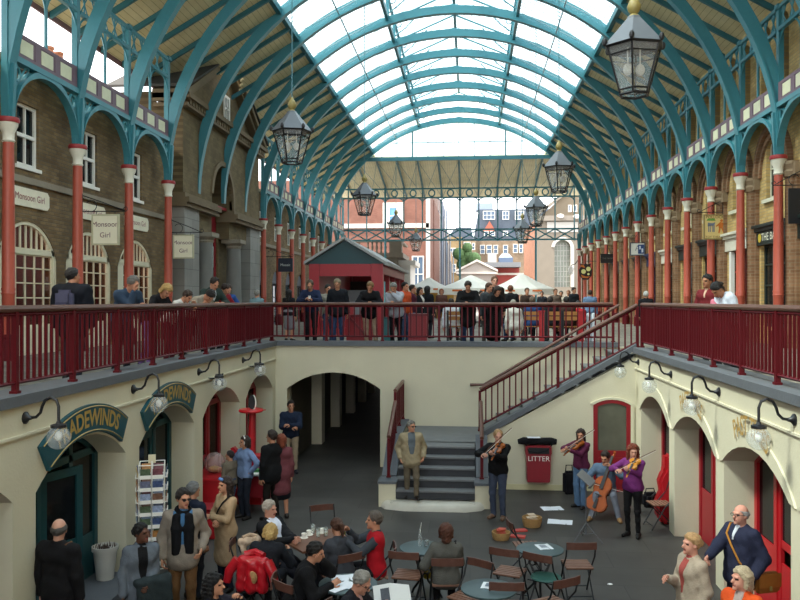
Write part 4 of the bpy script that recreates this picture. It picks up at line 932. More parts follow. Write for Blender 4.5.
q = rect(488, 496.5, 253, 262.5, 112); b = MB(); b.bx(q[0], q[1], 112, 114, q[2], q[3]); b.build('chimney', PALE, t)
q = rect(499, 513, 257.5, 263, 112); b = MB(); b.bx(q[0], q[1], 112, 115, q[2], q[3]); b.build('turret', mat('#5f6f88', .4), t); b = MB(); b.lathe([(1.05*(q[1]-q[0])/2, q[3]), (.5, q[3]+.6), (0, q[3]+.7)], 10, ((q[0]+q[1])/2, 113.4, 0)); b.build('turret_roof', mat('#9aa2aa', .5), t)
t = thing('shrub', 'green shrub growing beside the white pavilion', 'shrub', (PY(466, 300, 125).x, 125, 0))
b = MB()
for i in range(9): b.ball((random.uniform(-1.3, 1.3), random.uniform(-.6, .6), random.uniform(6.2, 9.4)), random.uniform(.8, 1.2), 7)
b.build('foliage', mat('#4f6a3f', .8, 0, .5, 3), t); b = MB(); b.tube([(0, 0, -.02), (0, 0, 7.5)], .15, 6); b.build('stem', WOODR, t)
# church
t = thing('stone_church', 'pale stone church with tall arched grey window at the right of the square', 'building', (0, 0, 0))
x0, x1 = PY(537, 250, 84).x, PY(640, 250, 84).x; zc1 = PY(560, 216, 84).z; zc0 = PY(560, 221, 84).z; ztop = PY(575, 197, 84).z
wx0, wx1, wz0, wz1 = rect(554.5, 570.5, 240, 287, 84)
b = MB(); arch_wall(b, x0, x1, 0, zc0, [((wx0+wx1)/2, (wx1-wx0)/2, wz0, wz1-.75, .75)], 0, 1, MY(84)); b.build('front_wall', PST, t)
b = MB(); b.prism([(x0+.4, zc1), (x1, zc1), (x1, ztop+2.5), (x0+3.2, ztop+.6)], 84.2, 85, lambda u, v, w: (u, w, v)); b.build('pediment', mat('#7c705e', .8, 0, .12, 1.2), t)
b = MB(); b.bx(x0-.2, x1, 83.5, 85, zc0, zc1); b.prism([(x0, zc1), (x0+3.4, ztop+.6), (x0+3.4, ztop+.95), (x0, zc1+.35)], 83.7, 85, lambda u, v, w: (u, w, v)); b.build('cornice', mat('#847c72', .8), t)
b = MB(); b.bx(x0-.02, x0+.6, 85, 104, 0, zc1); b.build('side_wall', brickmat('church_side', (1, 2), '#a0715c', '#a87a64', '#93705c', .4, .14, .01, .85, .2, .2), t)
b = MB(); b.bx(wx0, wx1, 84.55, 84.65, wz0, wz1); b.build('arched_window', mat('#7d8278', .4, 0, .2, 2), t)
b = MB(); po = arc_poly((wx0+wx1)/2, (wx1-wx0)/2+.35, wz0, wz1-.75, 1.05, 14)[1:]; pi_ = arc_poly((wx0+wx1)/2, (wx1-wx0)/2, wz0, wz1-.75, .75, 14)[1:]
for i in range(len(po)-1): b.prism([po[i], po[i+1], pi_[i+1], pi_[i]], 83.85, 84.02, lambda u, v, w: (u, w, v))
for i in range(1, 5): u = wx0+(wx1-wx0)*i/5; b.bx(u-.02, u+.02, 84.5, 84.54, wz0, wz1-.3)
for i in range(1, 9): z = wz0+(wz1-wz0)*i/9; b.bx(wx0, wx1, 84.5, 84.54, z-.02, z+.02)
b.build('window_surround', PALE, t)
q = rect(547, 578, 222, 232, 83.9); b = MB(); b.bx(q[0], q[1], 83.9, 84, q[2], q[3]); b.build('pale_panel', PALE, t)
for x_, y_ in ((560.5, 216), (576.5, 216.5)): c = PY(x_, y_, 83.3); b = MB(); b.ball(tuple(c), .28, 6, 0, (1.3, .8, .8)); b.build('floodlight', WHITE, t)
q = rect(568, 577, 205, 212, 84.2); win(t, q[0], q[0]+.35, q[2], q[3], 84.2, 1, 1); win(t, q[1]-.4, q[1], q[2], q[3], 84.2, 1, 1)
for x_, lb_ in ((571, 'white street lantern bracketed on the church wall'),):
    c = PY(x_, 271, YSC); t = thing('street_lantern', lb_, 'lantern', tuple(c)); b = MB(); b.lathe([(.12, -.25), (.22, .15), (.1, .32), (0, .42)], 6); b.build('lamp', WHITE, t); b = MB(); b.tube([(0, 0, .4), (.3, 0, .5), (XB-c.x, 0, .9)], .03, 5); b.build('bracket', BLACK, t)
# stone balcony pavilion on the left, white shop front below
t = thing('stone_balcony', 'weathered stone balcony with balustrade left of the street', 'balcony', (0, 0, 0))
Yb = 61; x1 = PY(402, 250, Yb).x; z1 = PY(400, 253, Yb).z; z2 = PY(400, 240.5, Yb).z
b = MB(); b.bx(x1-9, x1-.3, Yb, Yb+6, 0, z1-.35); b.build('wall', mat('#5f584c', .85, 0, .2, 2), t)
b = MB(); b.bx(x1-9, x1+.1, Yb-.35, Yb+6, z1-.35, z1); b.bx(x1-9, x1-.9, Yb-.25, Yb-.05, z2-.14, z2); b.bx(x1-.95, x1, Yb-.3, Yb+.5, z1, z2+.05); b.bx(x1-.3, x1, Yb, Yb+6, z2-.14, z2); STB = mat('#645c50', .85, 0, .25, 2); b.build('parapet', STB, t)
for i in range(16):
    if i in (5, 10): continue
    b = MB(); b.lathe([(.08, z1), (.09, z1+.08), (.05, z1+.16), (.1, z1+.42), (.055, z1+.62), (.09, z2-.14)], 8, (x1-1.25-.34*i, Yb-.15, 0)); b.build('baluster', STB, t, smooth=True)
a = rect(405, 412, 262, 300, 66); b = MB(); b.bx(x1-.3, x1+.6, Yb+.5, Yb+6, 0, z1-.8); b.build('white_front', PALE, t)
b = MB(); b.bx(x1-.3, x1+1.0, Yb+.3, Yb+6, z1-.9, z1-.55); b.build('cornice', PALE, t)

c0 = PX(44, 45, -12.4); c1 = PX(63, 45, -12.4)
t = thing('chimney', 'brick chimney stack rising beyond the roof opening at the upper left', 'chimney', (-12.4, (c0.y+c1.y)/2, 5.9)); hw = (c1.y-c0.y)/2
b = MB(); b.bx(-.5, .5, -hw, hw, 0, 2.2); b.bx(-.56, .56, -hw-.06, hw+.06, 1.75, 1.85); b.bx(-.58, .58, -hw-.08, hw+.08, 2.05, 2.25); b.build('stack', BRL, t)
b = MB()
for q in (-.5, .5): b.lathe([(.16, 2.25), (.13, 2.7), (.15, 2.72), (.15, 2.78)], 10, (0, q*hw, 0))
b.build('pot', mat('#8a5a44', .8), t)
# ================================================================ things on the lower court floor
IRON = metal('#1c2024', .45); SLATB = mat('#7d5a49', .5, 0, .3, 14); TTOP = mat('#435457', .5, 0, .25, 5)
def AT(px, py, h): return P(px, py, ZL+h)
CH = {}
def chair(px, py, yaw, lab, kind='slat', h=.45, loc=None):
    if loc is None: p = AT(px, py, h); loc = (p.x, p.y, ZL)
    if kind in CH: return dup(CH[kind], loc, math.radians(yaw), lab)
    t = thing('folding_chair', lab, 'chair', loc, math.radians(yaw), 'bistro chairs round the cafe tables'); CH[kind] = t
    sm = SLATB if kind == 'slat' else metal('#2f5c55', .5)
    if kind == 'slat':
        b = MB()
        for i in range(6): y = -.17+.066*i; b.bx(-.19, .19, y-.024, y+.024, .435, .455)
    else: b = MB(); b.lathe([(.0, .44), (.2, .44), (.21, .45), (.2, .46), (0, .455)], 18)
    b.build('seat', sm, t)
    b = MB()
    pts = [(-.21, .262, .79), (-.1, .285, .80), (.1, .285, .80), (.21, .262, .79)]
    for p0, p1 in zip(pts, pts[1:]): b.add([(p0[0], p0[1], .74), (p1[0], p1[1], .74), (p1[0], p1[1], .84), (p0[0], p0[1], .84), (p0[0], p0[1]+.018, .74), (p1[0], p1[1]+.018, .74), (p1[0], p1[1]+.018, .84), (p0[0], p0[1]+.018, .84)], [(0,1,2,3),(7,6,5,4),(3,2,6,7),(0,4,5,1),(0,3,7,4),(1,5,6,2)])
    b.build('backrest', mat('#5a3a30', .45, 0, .3, 14), t)
    for s_ in (-1, 1):
        b = MB(); b.tube([(s_*.2, -.24, 0), (s_*.2, .0, .40), (s_*.2, .2, .62), (s_*.2, .27, .83)], .012, 6); b.build('leg', IRON, t)
        b = MB(); b.tube([(s_*.18, .25, 0), (s_*.18, -.17, .43)], .012, 6); b.build('leg', IRON, t)
    for q in (((-.2, -.2, .07), (.2, -.2, .07)), ((-.18, .2, .06), (.18, .2, .06)), ((-.19, .17, .43), (.19, .17, .43))): b = MB(); b.tube(q, .009, 5); b.build('stretcher', IRON, t)
    return t
chair(408, 574, 172, 'brown slatted chair drawn up to the table with the bottle, empty')
chair(468, 596, -35, 'brown chair turned towards the camera beside the nearest round table')
chair(510, 571, 160, 'brown slatted chair left of the round table with scrolled base, empty')
chair(577, 564, 186, 'brown slatted chair right of the round table with scrolled base, empty')
chair(546, 577, 150, 'green seated chair tucked against the scrolled table base', 'green')
chair(527, 545, 100, 'brown chair seen edge-on behind the round table with scrolled base')
chair(505, 606, 182, 'brown chair back in front of the nearest round table')
chair(552, 603, 215, 'chair with brown back at the bottom edge right of the nearest table')
chair(0, 0, -80, loc=(3.5, 15.15, ZL), lab='brown folding chair standing by the right pier below the red cello case')
chair(252, 568, 95, 'dark chair holding a beige coat beside the black case')
chair(326, 533, 25, 'empty brown chair on the far side of the wooden table')
chair(300, 608, 140, 'brown chair back at the bottom edge near the man in black leather')
TB = {}
def table(px, py, r, lab, kind='iron'):
    p = AT(px, py, .72); t = thing('round_table' if kind != 'wood' else 'wooden_table', lab, 'table', (p.x, p.y, ZL), random.uniform(0, 1), 'cafe tables')
    b = MB()
    if kind == 'wood': b.bx(-.38, .38, -.34, .34, .69, .72); b.build('tabletop', mat('#6a4634', .4, 0, .25, 8), t)
    else: b.lathe([(0, .69), (r-.01, .69), (r, .70), (r, .715), (r-.01, .72), (0, .72)], 32); b.build('tabletop', TTOP, t, smooth=True)
    for k in range(3):
        a = 2*PI*k/3; pr = [(.05, .68), (.14, .6), (.17, .5), (.11, .40), (.06, .33), (.07, .25), (.15, .15), (.23, .07), (.27, .0)]
        b = MB(); b.tube([(q*math.cos(a), q*math.sin(a), z) for q, z in pr], .017, 6)
        b.tube([(.12*math.cos(a)+.05*math.cos(a)*math.cos(w), .12*math.sin(a)+.05*math.sin(a)*math.cos(w), .52+.06*math.sin(w)) for w in np.linspace(0, 2*PI, 9)[:-1]], .01, 5, closed=True)
        b.build('leg', IRON, t)
    b = MB(); b.tube([(.1*math.cos(w), .1*math.sin(w), .38) for w in np.linspace(0, 2*PI, 13)[:-1]], .012, 5, closed=True); b.tube([(.19*math.cos(w), .19*math.sin(w), .66) for w in np.linspace(0, 2*PI, 17)[:-1]], .014, 5, closed=True); b.build('ring', IRON, t)
    return p
T1 = table(423, 547, .33, 'round blue grey table with a bottle beside the woman with auburn hair')
T2 = table(540, 548.5, .33, 'round blue grey table with scrolled iron base and a white leaflet')
T3 = table(489, 588, .34, 'nearest round blue grey table with a leaflet, at the bottom edge')
T4 = table(316, 541, .35, 'wooden cafe table with cups among the seated group', 'wood')
T5 = table(348, 583, .36, 'round table strewn with white papers before the man in black leather')
TZ = ZL+.72
def sheet(p, w, d, rz, lab, name='paper_sheet', cat='paper', c='#dfe3ea', pic=None, dz=0):
    t = thing(name, lab, cat, (p[0], p[1], p[2]+dz), rz); b = MB(); b.add([(-w/2+w*i/4, y, .003+.004*math.sin(i*1.7+y*5)) for y in (-d/2, d/2) for i in range(5)]+[(-w/2+w*i/4, y, .0) for y in (-d/2, d/2) for i in range(5)], [(i, i+1, 6+i, 5+i) for i in range(4)]+[(15+i, 16+i, 11+i, 10+i) for i in range(4)]); b.build('sheet', mat(c, .7, 0, .04), t)
    if pic: b = MB(); b.bx(-w*.28, w*.2, -d*.2, d*.3, .008, .0095); b.build('printed_patch', mat(pic, .6, 0, .5, 30), t)
    return t
sheet(P(544, 547, TZ), .2, .24, .3, 'white leaflet lying on the table with the scrolled base', 'leaflet', 'leaflet', '#dde2e6', '#8a929c')
sheet(P(490, 586, TZ), .2, .22, -.2, 'white leaflet lying on the nearest round table', 'leaflet', 'leaflet', '#e2e5e8', '#6f7a86')
for i, (px, py, rz, lb_) in enumerate(((343, 578, .3, 'white paper spread at the back of the papers table'), (351, 586, -.4, 'white paper at the right of the papers table'), (338, 588, .9, 'white paper under the elbow on the papers table'))): sheet(P(px, py, TZ), .3, .22, rz, lb_, dz=.004*i)
sheet(P(552, 508.5, ZL), .42, .3, .2, 'white music sheet on the floor, the farther of two'); sheet(P(560, 522, ZL), .46, .32, -.15, 'white music sheet on the floor, the nearer of two')
def lathe_thing(name, lab, cat, p, prof, m, part, rz=0, group=None, n=14):
    t = thing(name, lab, cat, tuple(p), rz, group); b = MB(); b.lathe(prof, n); b.build(part, m, t, smooth=True); return t
bot = lathe_thing('bottle', 'clear glass bottle standing on the table beside the woman with auburn hair', 'bottle', P(420, 546, TZ), [(.03, 0), (.032, .12), (.013, .18), (.012, .25), (.015, .25)], CLEAR, 'body'); b = MB(); b.tube([(0, 0, .2), (.02, 0, .33)], .004, 5); b.build('straw', WHITE, bot)
t = lathe_thing('tumbler', 'short dark drink on the table beside the bottle', 'glass', P(426.5, 546, TZ), [(.03, 0), (.035, .09), (.033, .09), (.028, .01), (0, .01)], CLEAR, 'glass'); b = MB(); b.lathe([(.027, .01), (.031, .07)], 12); b.build('drink', mat('#1c0f0c', .2), t)
cups = ((304, 538, 'white cup nearest the man in the white shirt'), (309, 535, 'white cup at the middle of the wooden table'), (322, 533, 'white cup at the far right of the wooden table'))
for i, (px, py, lb_) in enumerate(cups):
    t = lathe_thing('coffee_cup', lb_, 'cup', P(px, py, TZ), [(.06, 0), (.065, .008), (.02, .01), (.03, .012), (.04, .07), (.036, .07), (.02, .02), (0, .02)], WHITE, 'cup', 0, 'cups on the wooden table'); b = MB(); b.tube([(.038, 0, .055), (.06, 0, .05), (.055, 0, .03), (.032, 0, .028)], .005, 5); b.build('handle', WHITE, t)
for px, py, lb_ in ((313, 533, 'wine glass standing on the wooden table'), (318, 537, 'tumbler of water on the wooden table'), (326, 536, 'tumbler at the right of the wooden table')):
    t = lathe_thing('drinking_glass', lb_, 'glass', P(px, py, TZ), [(.03, 0), (.034, .13), (.032, .13), (.027, .01), (0, .01)], CLEAR, 'glass', 0, 'glasses on the wooden table'); b = MB(); b.lathe([(.026, .012), (.029, .06)], 10); b.build('drink', mat('#c9c2a8', .1), t)
# bags and cases
def bag(lab, p, d, col, rz=0, name='bag', strap=True, lean=0.):
    t = thing(name, lab, 'bag', tuple(p), rz); b = MB(); b.box((0, 0, d[2]/2), d, 0, 0, ('X', lean)); o = b.build('body', cloth(col), t, bevel=min(d)*.28, smooth=True)
    if strap: b = MB(); b.tube([(-d[0]*.3, 0, d[2]*.97), (-d[0]*.25, 0, d[2]*1.25), (d[0]*.25, 0, d[2]*1.25), (d[0]*.3, 0, d[2]*.97)], .012, 6); b.build('handle', cloth(col), t)
    return t
bag('black upright case standing beside the beige coat chair', AT(247, 597, 0), (.3, .14, .42), '#141416', .4, 'case')
bag('black bag on the floor by the red cello case', AT(650, 507, 0), (.34, .22, .3), '#17171b', .3)
bag('black instrument case standing behind the woman in flared jeans', AT(569, 494, 0), (.26, .18, .5), '#15151a', .2, 'violin_case')
BEIGE = AT(250, 541, .86)
# baskets, booklets
def basket(p, r, h, lab, fill, rz=0):
    t = thing('basket', lab, 'basket', tuple(p), rz); b = MB(); b.lathe([(r*.85, 0), (r, h*.5), (r*1.03, h), (r*.93, h), (r*.9, h*.5), (r*.8, .02), (0, .02)], 20); b.build('wicker', mat('#b08a56', .8, 0, .3, 40, .8, 120), t, smooth=True)
    b = MB()
    for i in range(5): b.box((random.uniform(-.05, .05), random.uniform(-.05, .05), h*.75+.02*i), (.13, .12, .012), random.uniform(0, 3))
    b.build('booklet_pile', mat(fill, .5, 0, .3, 20), t); return t
basket(P(501, 539, ZL), .16, .13, 'round wicker basket with red booklets on the floor', '#c05a48')
basket(P(532, 526, ZL), .18, .17, 'wicker basket heaped with pale booklets on the floor', '#cdb9a0')
for px, py, rz, lb_ in ((519.5, 531, .3, 'small red booklet on the floor, farther one'), (518, 537, -.2, 'small red booklet on the floor, nearer one')):
    t = thing('booklet', lb_, 'booklet', tuple(P(px, py, ZL)), rz); b = MB(); b.bx(-.13, .13, -.07, .07, 0, .025); b.build('cover', mat('#b8463e', .5, 0, .25, 20), t)
for px, py, lb_, m_ in ((610, 585, 'scrap of white paper on the floor at the lower right', '#e6e6e6'), (568, 582, 'scrap of white paper under the right-hand empty chair', '#d0d0d0')):
    b = MB(); b.ball((0, 0, .012), .03, 6, 0, (1.3, 1, .4)); tag(b.build('paper_scrap', mat(m_), None, tuple(P(px, py, ZL))), lb_, 'litter')
# litter bin on the stair wall, soft case on it
x0, x1 = PY(525.5, 450, 17.6).x, PY(551.5, 450, 17.6).x; xm = (x0+x1)/2; w = x1-x0; zt = PY(538, 446, 17.6).z; zb = PY(538, 482, 17.6).z
t = thing('litter_bin', 'dark red wall bin lettered in white under the black soft case', 'bin', (xm, YF-.2, zb)); h = zt-zb
b = MB(); b.prism([(-w*.44, 0), (w*.44, 0), (w*.47, h*.75), (w*.5, h*.78), (w*.5, h), (-w*.5, h), (-w*.5, h*.78), (-w*.47, h*.75)], -.17, .19, lambda u, v, w_: (u, w_, v)); b.build('body', metal('#861522', .45), t, bevel=.015)
b = MB(); b.bx(-w*.4, w*.4, -.185, -.165, h*.80, h*.97); b.build('mouth', BLACK, t)
lettering('LITTER', .155, lambda u, v, q: (u, -.176-q, v+h*.66), WHITE, t)
t = thing('soft_case', 'black soft instrument case lying across the litter bin', 'case', (xm-.02, YF-.2, zt+.0))
b = MB(); b.tube([(-.42, 0, .07), (-.3, 0, .09), (0, 0, .085), (.3, 0, .09), (.42, 0, .08)], [.05, .085, .08, .085, .06], 10); b.build('body', cloth('#141418'), t, smooth=True); b = MB(); b.tube([(-.25, -.1, .02), (-.2, -.2, -.1), (0, -.21, -.13), (.2, -.2, -.08), (.33, -.09, .05)], .014, 6); b.build('strap', cloth('#1b1b1f'), t)
sheet((xm-.1, YF-.22, zt+.172), .28, .2, .1, 'white music sheet lying on the black soft case')
# music stand
p = P(586, 541, ZL); t = thing('music_stand', 'slim steel music stand with a tilted desk before the cellist', 'music stand', (p.x, p.y, ZL), 1.25)
b = MB(); b.tube([(0, 0, .12), (0, 0, 1.05)], .011, 6); b.build('pole', metal('#55585c', .35), t)
for k in range(3): a = 2*PI*k/3+.4; b = MB(); b.tube([(0, 0, .32), (.3*math.cos(a), .3*math.sin(a), 0)], .008, 5); b.tube([(0, 0, .12), (.15*math.cos(a), .15*math.sin(a), .16)], .006, 5); b.build('leg', metal('#55585c', .35), t)
b = MB(); b.box((0, 0, 1.1), (.5, .012, .3), 0, 0, ('X', -.9)); b.box((0, -.1, .98), (.5, .05, .012)); b.build('desk', metal('#6c7075', .4), t)
# cello case
p = P(664, 516, ZL); t = thing('cello_case', 'tall red cello case leaning in the far right archway', 'case', (XR+.12, 15.45, ZL), .0)
b = MB(); o = 0; out = [(-.16, 0), (.16, 0), (.25, .15), (.26, .4), (.17, .6), (.2, .78), (.14, .92), (.08, 1.0), (.08, 1.22), (.05, 1.29), (-.05, 1.29), (-.08, 1.22), (-.08, 1.0), (-.14, .92), (-.2, .78), (-.17, .6), (-.26, .4), (-.25, .15)]
b.prism(out, -.14, .14, lambda u, v, w: (u, w+.1*v, v)); b.build('shell', metal('#a3121c', .3), t, bevel=.05, smooth=True); b = MB(); b.tube([(-.27, .03, .3), (-.31, .035, .38), (-.31, .04, .5), (-.24, .055, .56)], .012, 5); b.build('handle', BLACK, t)
# planters, steps, postcard rack
b = MB(); b.bx(XL-.42, XL+.28, 9.75, 11.08, ZL, ZL+.3); b.bx(XL+.28, XL+.55, 9.75, 10.85, ZL, ZL+.15); struct(b.build('floor_step', mat('#54575c', .7, 0, .2, 4)))
def planter(loc, r, h, lab, leaf, tall):
    t = thing('planter', lab, 'planter', loc); b = MB(); b.lathe([(r*.68, 0), (r*.95, h*.86), (r*1.05, h*.87), (r*1.07, h), (r*.95, h), (r*.9, h*.9), (0, h*.9)], 20); b.build('pot', mat('#b9b7b0', .5, 0, .08), t, smooth=True)
    b = MB()
    for i in range(60):
        a = random.uniform(0, 6.28); q = random.uniform(0, r*.95); L = random.uniform(.5, 1)*tall; d = random.uniform(-.4, .4)
        b.add([(q*math.cos(a)-.012, q*math.sin(a), h*.88), (q*math.cos(a)+.012, q*math.sin(a), h*.88), ((q+d*L)*math.cos(a+d), (q+d*L)*math.sin(a+d), h*.88+L)], [(0, 1, 2)])
    o = b.build('foliage', mat(leaf, .7, 0, .4, 20), t); o['kind'] = 'stuff'; return t
p = P(99, 571, ZL+.3); planter((XL-.16, 10.8, ZL+.3), .17, .46, 'white tapered planter with dry heather on the grey step by the teal door', '#4b3d36', .1)
planter((XL+.35, 12.15, ZL), .16, .62, 'white planter with green leaves behind the postcard rack', '#3c5a34', .3)
rk = P(152, 463, ZL+1.9); t = thing('postcard_rack', 'white revolving rack of postcards by the pier of the teal shop', 'postcard rack', (rk.x, rk.y, ZL), .35)
b = MB(); b.tube([(0, 0, 0), (0, 0, 1.93)], .016, 8)
for z in (.45, 1.9):
    for i in range(4): a = PI/4+PI/2*i; c = a+PI/2; b.tube([(.24*math.cos(a), .24*math.sin(a), z), (.24*math.cos(c), .24*math.sin(c), z)], .006, 4)
for i in range(4): a = PI/4+PI/2*i; b.tube([(.24*math.cos(a), .24*math.sin(a), .45), (.24*math.cos(a), .24*math.sin(a), 1.9)], .007, 4)
b.build('frame', WHITE, t); b = MB(); b.lathe([(.26, 0), (.26, .03), (.03, .06), (.03, .45)], 12); b.build('base', WHITE, t)
b = MB(); b.bx(-.05, .05, -.005, .005, 1.9, 2.02); b.build('sign', mat('#d8cfae'), t)
pc = ['#46557a', '#6b6f86', '#8a9ab0', '#7b5a4a', '#4c5f86', '#b8824a', '#5a6a52', '#7a4a52', '#9aa6c0', '#c9a86a']
for side in range(4):
    for row in range(8):
        for c_ in range(2):
            b = MB(); o = 0; x_ = -.082+.164*c_; z_ = .52+.172*row
            b.box((x_, -.195, z_+.07), (.135, .006, .13), 0, 0, ('X', .18)); b.box((x_, -.21, z_+.02), (.15, .012, .05), 0, 1); b.box((x_, -.18, z_+.0), (.15, .06, .008), 0, 1)
            b.xf(0, Matrix.Rotation(PI/2*side, 4, 'Z')); b.build('postcard_pocket', [mat(random.choice(pc), .4, 0, .8, 28), WHITE], t)
# coin ride with red rotor disc, sweet stall, white topped stand
p = PY(251, 440, 16.4); t = thing('rotor_ride', 'red fairground stand with a flat red disc on a leaning post', 'ride', (p.x, 16.4, ZL))
b = MB(); b.bx(-.3, .3, -.3, .3, 0, .4); b.bx(-.27, .27, -.1, .27, .4, .95); b.prism([(-.3, .4), (.3, .4), (.3, .55), (-.3, .7)], -.3, -.1, lambda u, v, w: (u, w, v)); b.prism([(-.27, .8), (-.42, 1.1), (-.36, 1.13), (-.2, .95)], -.08, .08, lambda u, v, w: (u, w, v)); b.build('body', REDB, t)
b = MB(); b.tube([(0, 0, .8), (.02, 0, 1.9)], [.1, .05], 8); b.build('post', REDB, t, smooth=True); b = MB(); b.lathe([(0, 1.86), (.24, 1.86), (.26, 1.89), (.24, 1.92), (0, 1.92)], 24); b.tube([(.24, 0, 1.9), (.32, -.03, 1.91)], .012, 6); b.build('disc', metal('#c01c22', .35), t, smooth=True)
b = MB(); b.lathe([(0, -.02), (.075, -.02), (.075, .02), (0, .02)], 18, (0, 0, 0), 0, 'Y'); o = b.v[:]; b.v = [(q[0]+.03, q[1], q[2]*2.1+2.06) for q in o]; b.build('oval_board', mat('#26282c'), t); b = MB(); b.tube([(.03+.078*math.cos(a), -.02, 2.06+.165*math.sin(a)) for a in np.linspace(-1.2, 1.2, 14)], .014, 5); b.build('white_rim', WHITE, t)
b = MB()
for i in range(7): b.ball((random.uniform(-.2, .25), -.27, random.uniform(.35, .8)), .055, 6)
b.build('trinket', mat('#c9a02c', .5, 0, .6, 9), t)
t = thing('sweet_stall', 'red sweet stand with a clear plastic bowl in the left archway', 'stall', (XL-.14, 15.35, ZL))
b = MB(); b.bx(-.3, .3, -.45, .45, 0, .75); b.bx(-.33, .33, -.48, .48, .72, .78); b.build('counter', REDB, t, bevel=.015); b = MB(); b.ball((.05, .05, .99), .21, 14); b.build('bowl', glassmat('pink_plastic', '#f0dcd8', '#e0c8c4', .3, .1), t, smooth=True)
b = MB(); b.ball((.05, .05, .87), .12, 8, 0, (1, 1, .5)); b.build('sweets', mat('#c6b86a', .6, 0, .6, 30), t)
t = thing('red_stool_box', 'low red box on the floor under the sweet stand', 'box', (XL+.3, 13.9, ZL)); b = MB(); b.bx(-.2, .2, -.22, .22, 0, .5); b.build('body', REDB, t, bevel=.02); b = MB(); b.bx(-.22, .22, -.24, .24, .5, .53); b.build('lid', REDS, t)
p = AT(257, 472, .75); t = thing('white_topped_stand', 'white topped stand with a red front between the girl and the man in black', 'stand', (p.x, p.y, ZL)); b = MB(); b.bx(-.35, .35, -.25, .25, .72, .76); b.build('top', WHITE, t); b = MB(); b.bx(-.32, .32, -.2, .2, .28, .72); b.build('front', REDS, t)
for s_ in (-1, 1): b = MB(); b.tube([(s_*.3, -.18, 0), (s_*.3, -.18, .3)], .015, 5); b.build('leg', metal('#9aa0a4', .3), t)
b = MB(); b.box((0, 0, .0), (.2, .16, .05)); tag(b.build('green_box', mat('#3f7a4a'), None, (p.x, p.y, ZL+.785)), 'small green box on the white topped stand', 'box')
# ================================================================ people
def nets(D, org, h):
    """surface of a distance grid (vertices on crossed edges averaged per cell)"""
    s = D < 0
    c = np.zeros([n-1 for n in D.shape], np.int8)
    nx, ny, nz = D.shape
    for a in (0, 1):
        for b in (0, 1):
            for e in (0, 1): c += s[a:nx-1+a, b:ny-1+b, e:nz-1+e]
    act = (c > 0) & (c < 8); idx = np.argwhere(act)
    if len(idx) == 0: return np.zeros((0, 3)), np.zeros((0, 4), int)
    num = -np.ones(act.shape, int); num[act] = np.arange(len(idx))
    acc = np.zeros((len(idx), 3)); cnt = np.zeros(len(idx))
    for ax in range(3):
        o1, o2 = [k for k in range(3) if k != ax]
        for a in (0, 1):
            for b in (0, 1):
                p = idx.copy(); p[:, o1] += a; p[:, o2] += b
                q = p.copy(); q[:, ax] += 1
                d0 = D[p[:, 0], p[:, 1], p[:, 2]]; d1 = D[q[:, 0], q[:, 1], q[:, 2]]
                k = (d0 < 0) != (d1 < 0)
                t = np.where(k, d0/np.where(k, d0-d1, 1), 0)
                w = p.astype(float); w[:, ax] += t
                acc[k] += w[k]; cnt[k] += 1
    V = acc/np.maximum(cnt, 1)[:, None]*h+org
    F = []
    for ax in range(3):
        o1, o2 = (ax+1) % 3, (ax+2) % 3
        sl0 = [slice(None)]*3; sl1 = [slice(None)]*3
        sl0[ax] = slice(0, -1); sl1[ax] = slice(1, None)
        A = s[tuple(sl0)]; B = s[tuple(sl1)]
        e = np.argwhere(A != B)
        e = e[(e[:, o1] > 0) & (e[:, o2] > 0) & (e[:, o1] < D.shape[o1]-1) & (e[:, o2] < D.shape[o2]-1)]
        if not len(e): continue
        ins = A[e[:, 0], e[:, 1], e[:, 2]]
        def cell(d1, d2):
            p = e.copy(); p[:, o1] -= d1; p[:, o2] -= d2
            return num[p[:, 0], p[:, 1], p[:, 2]]
        q = np.stack([cell(1, 1), cell(0, 1), cell(0, 0), cell(1, 0)], 1)
        q[~ins] = q[~ins][:, ::-1]; F.append(q)
    return V, np.concatenate(F)
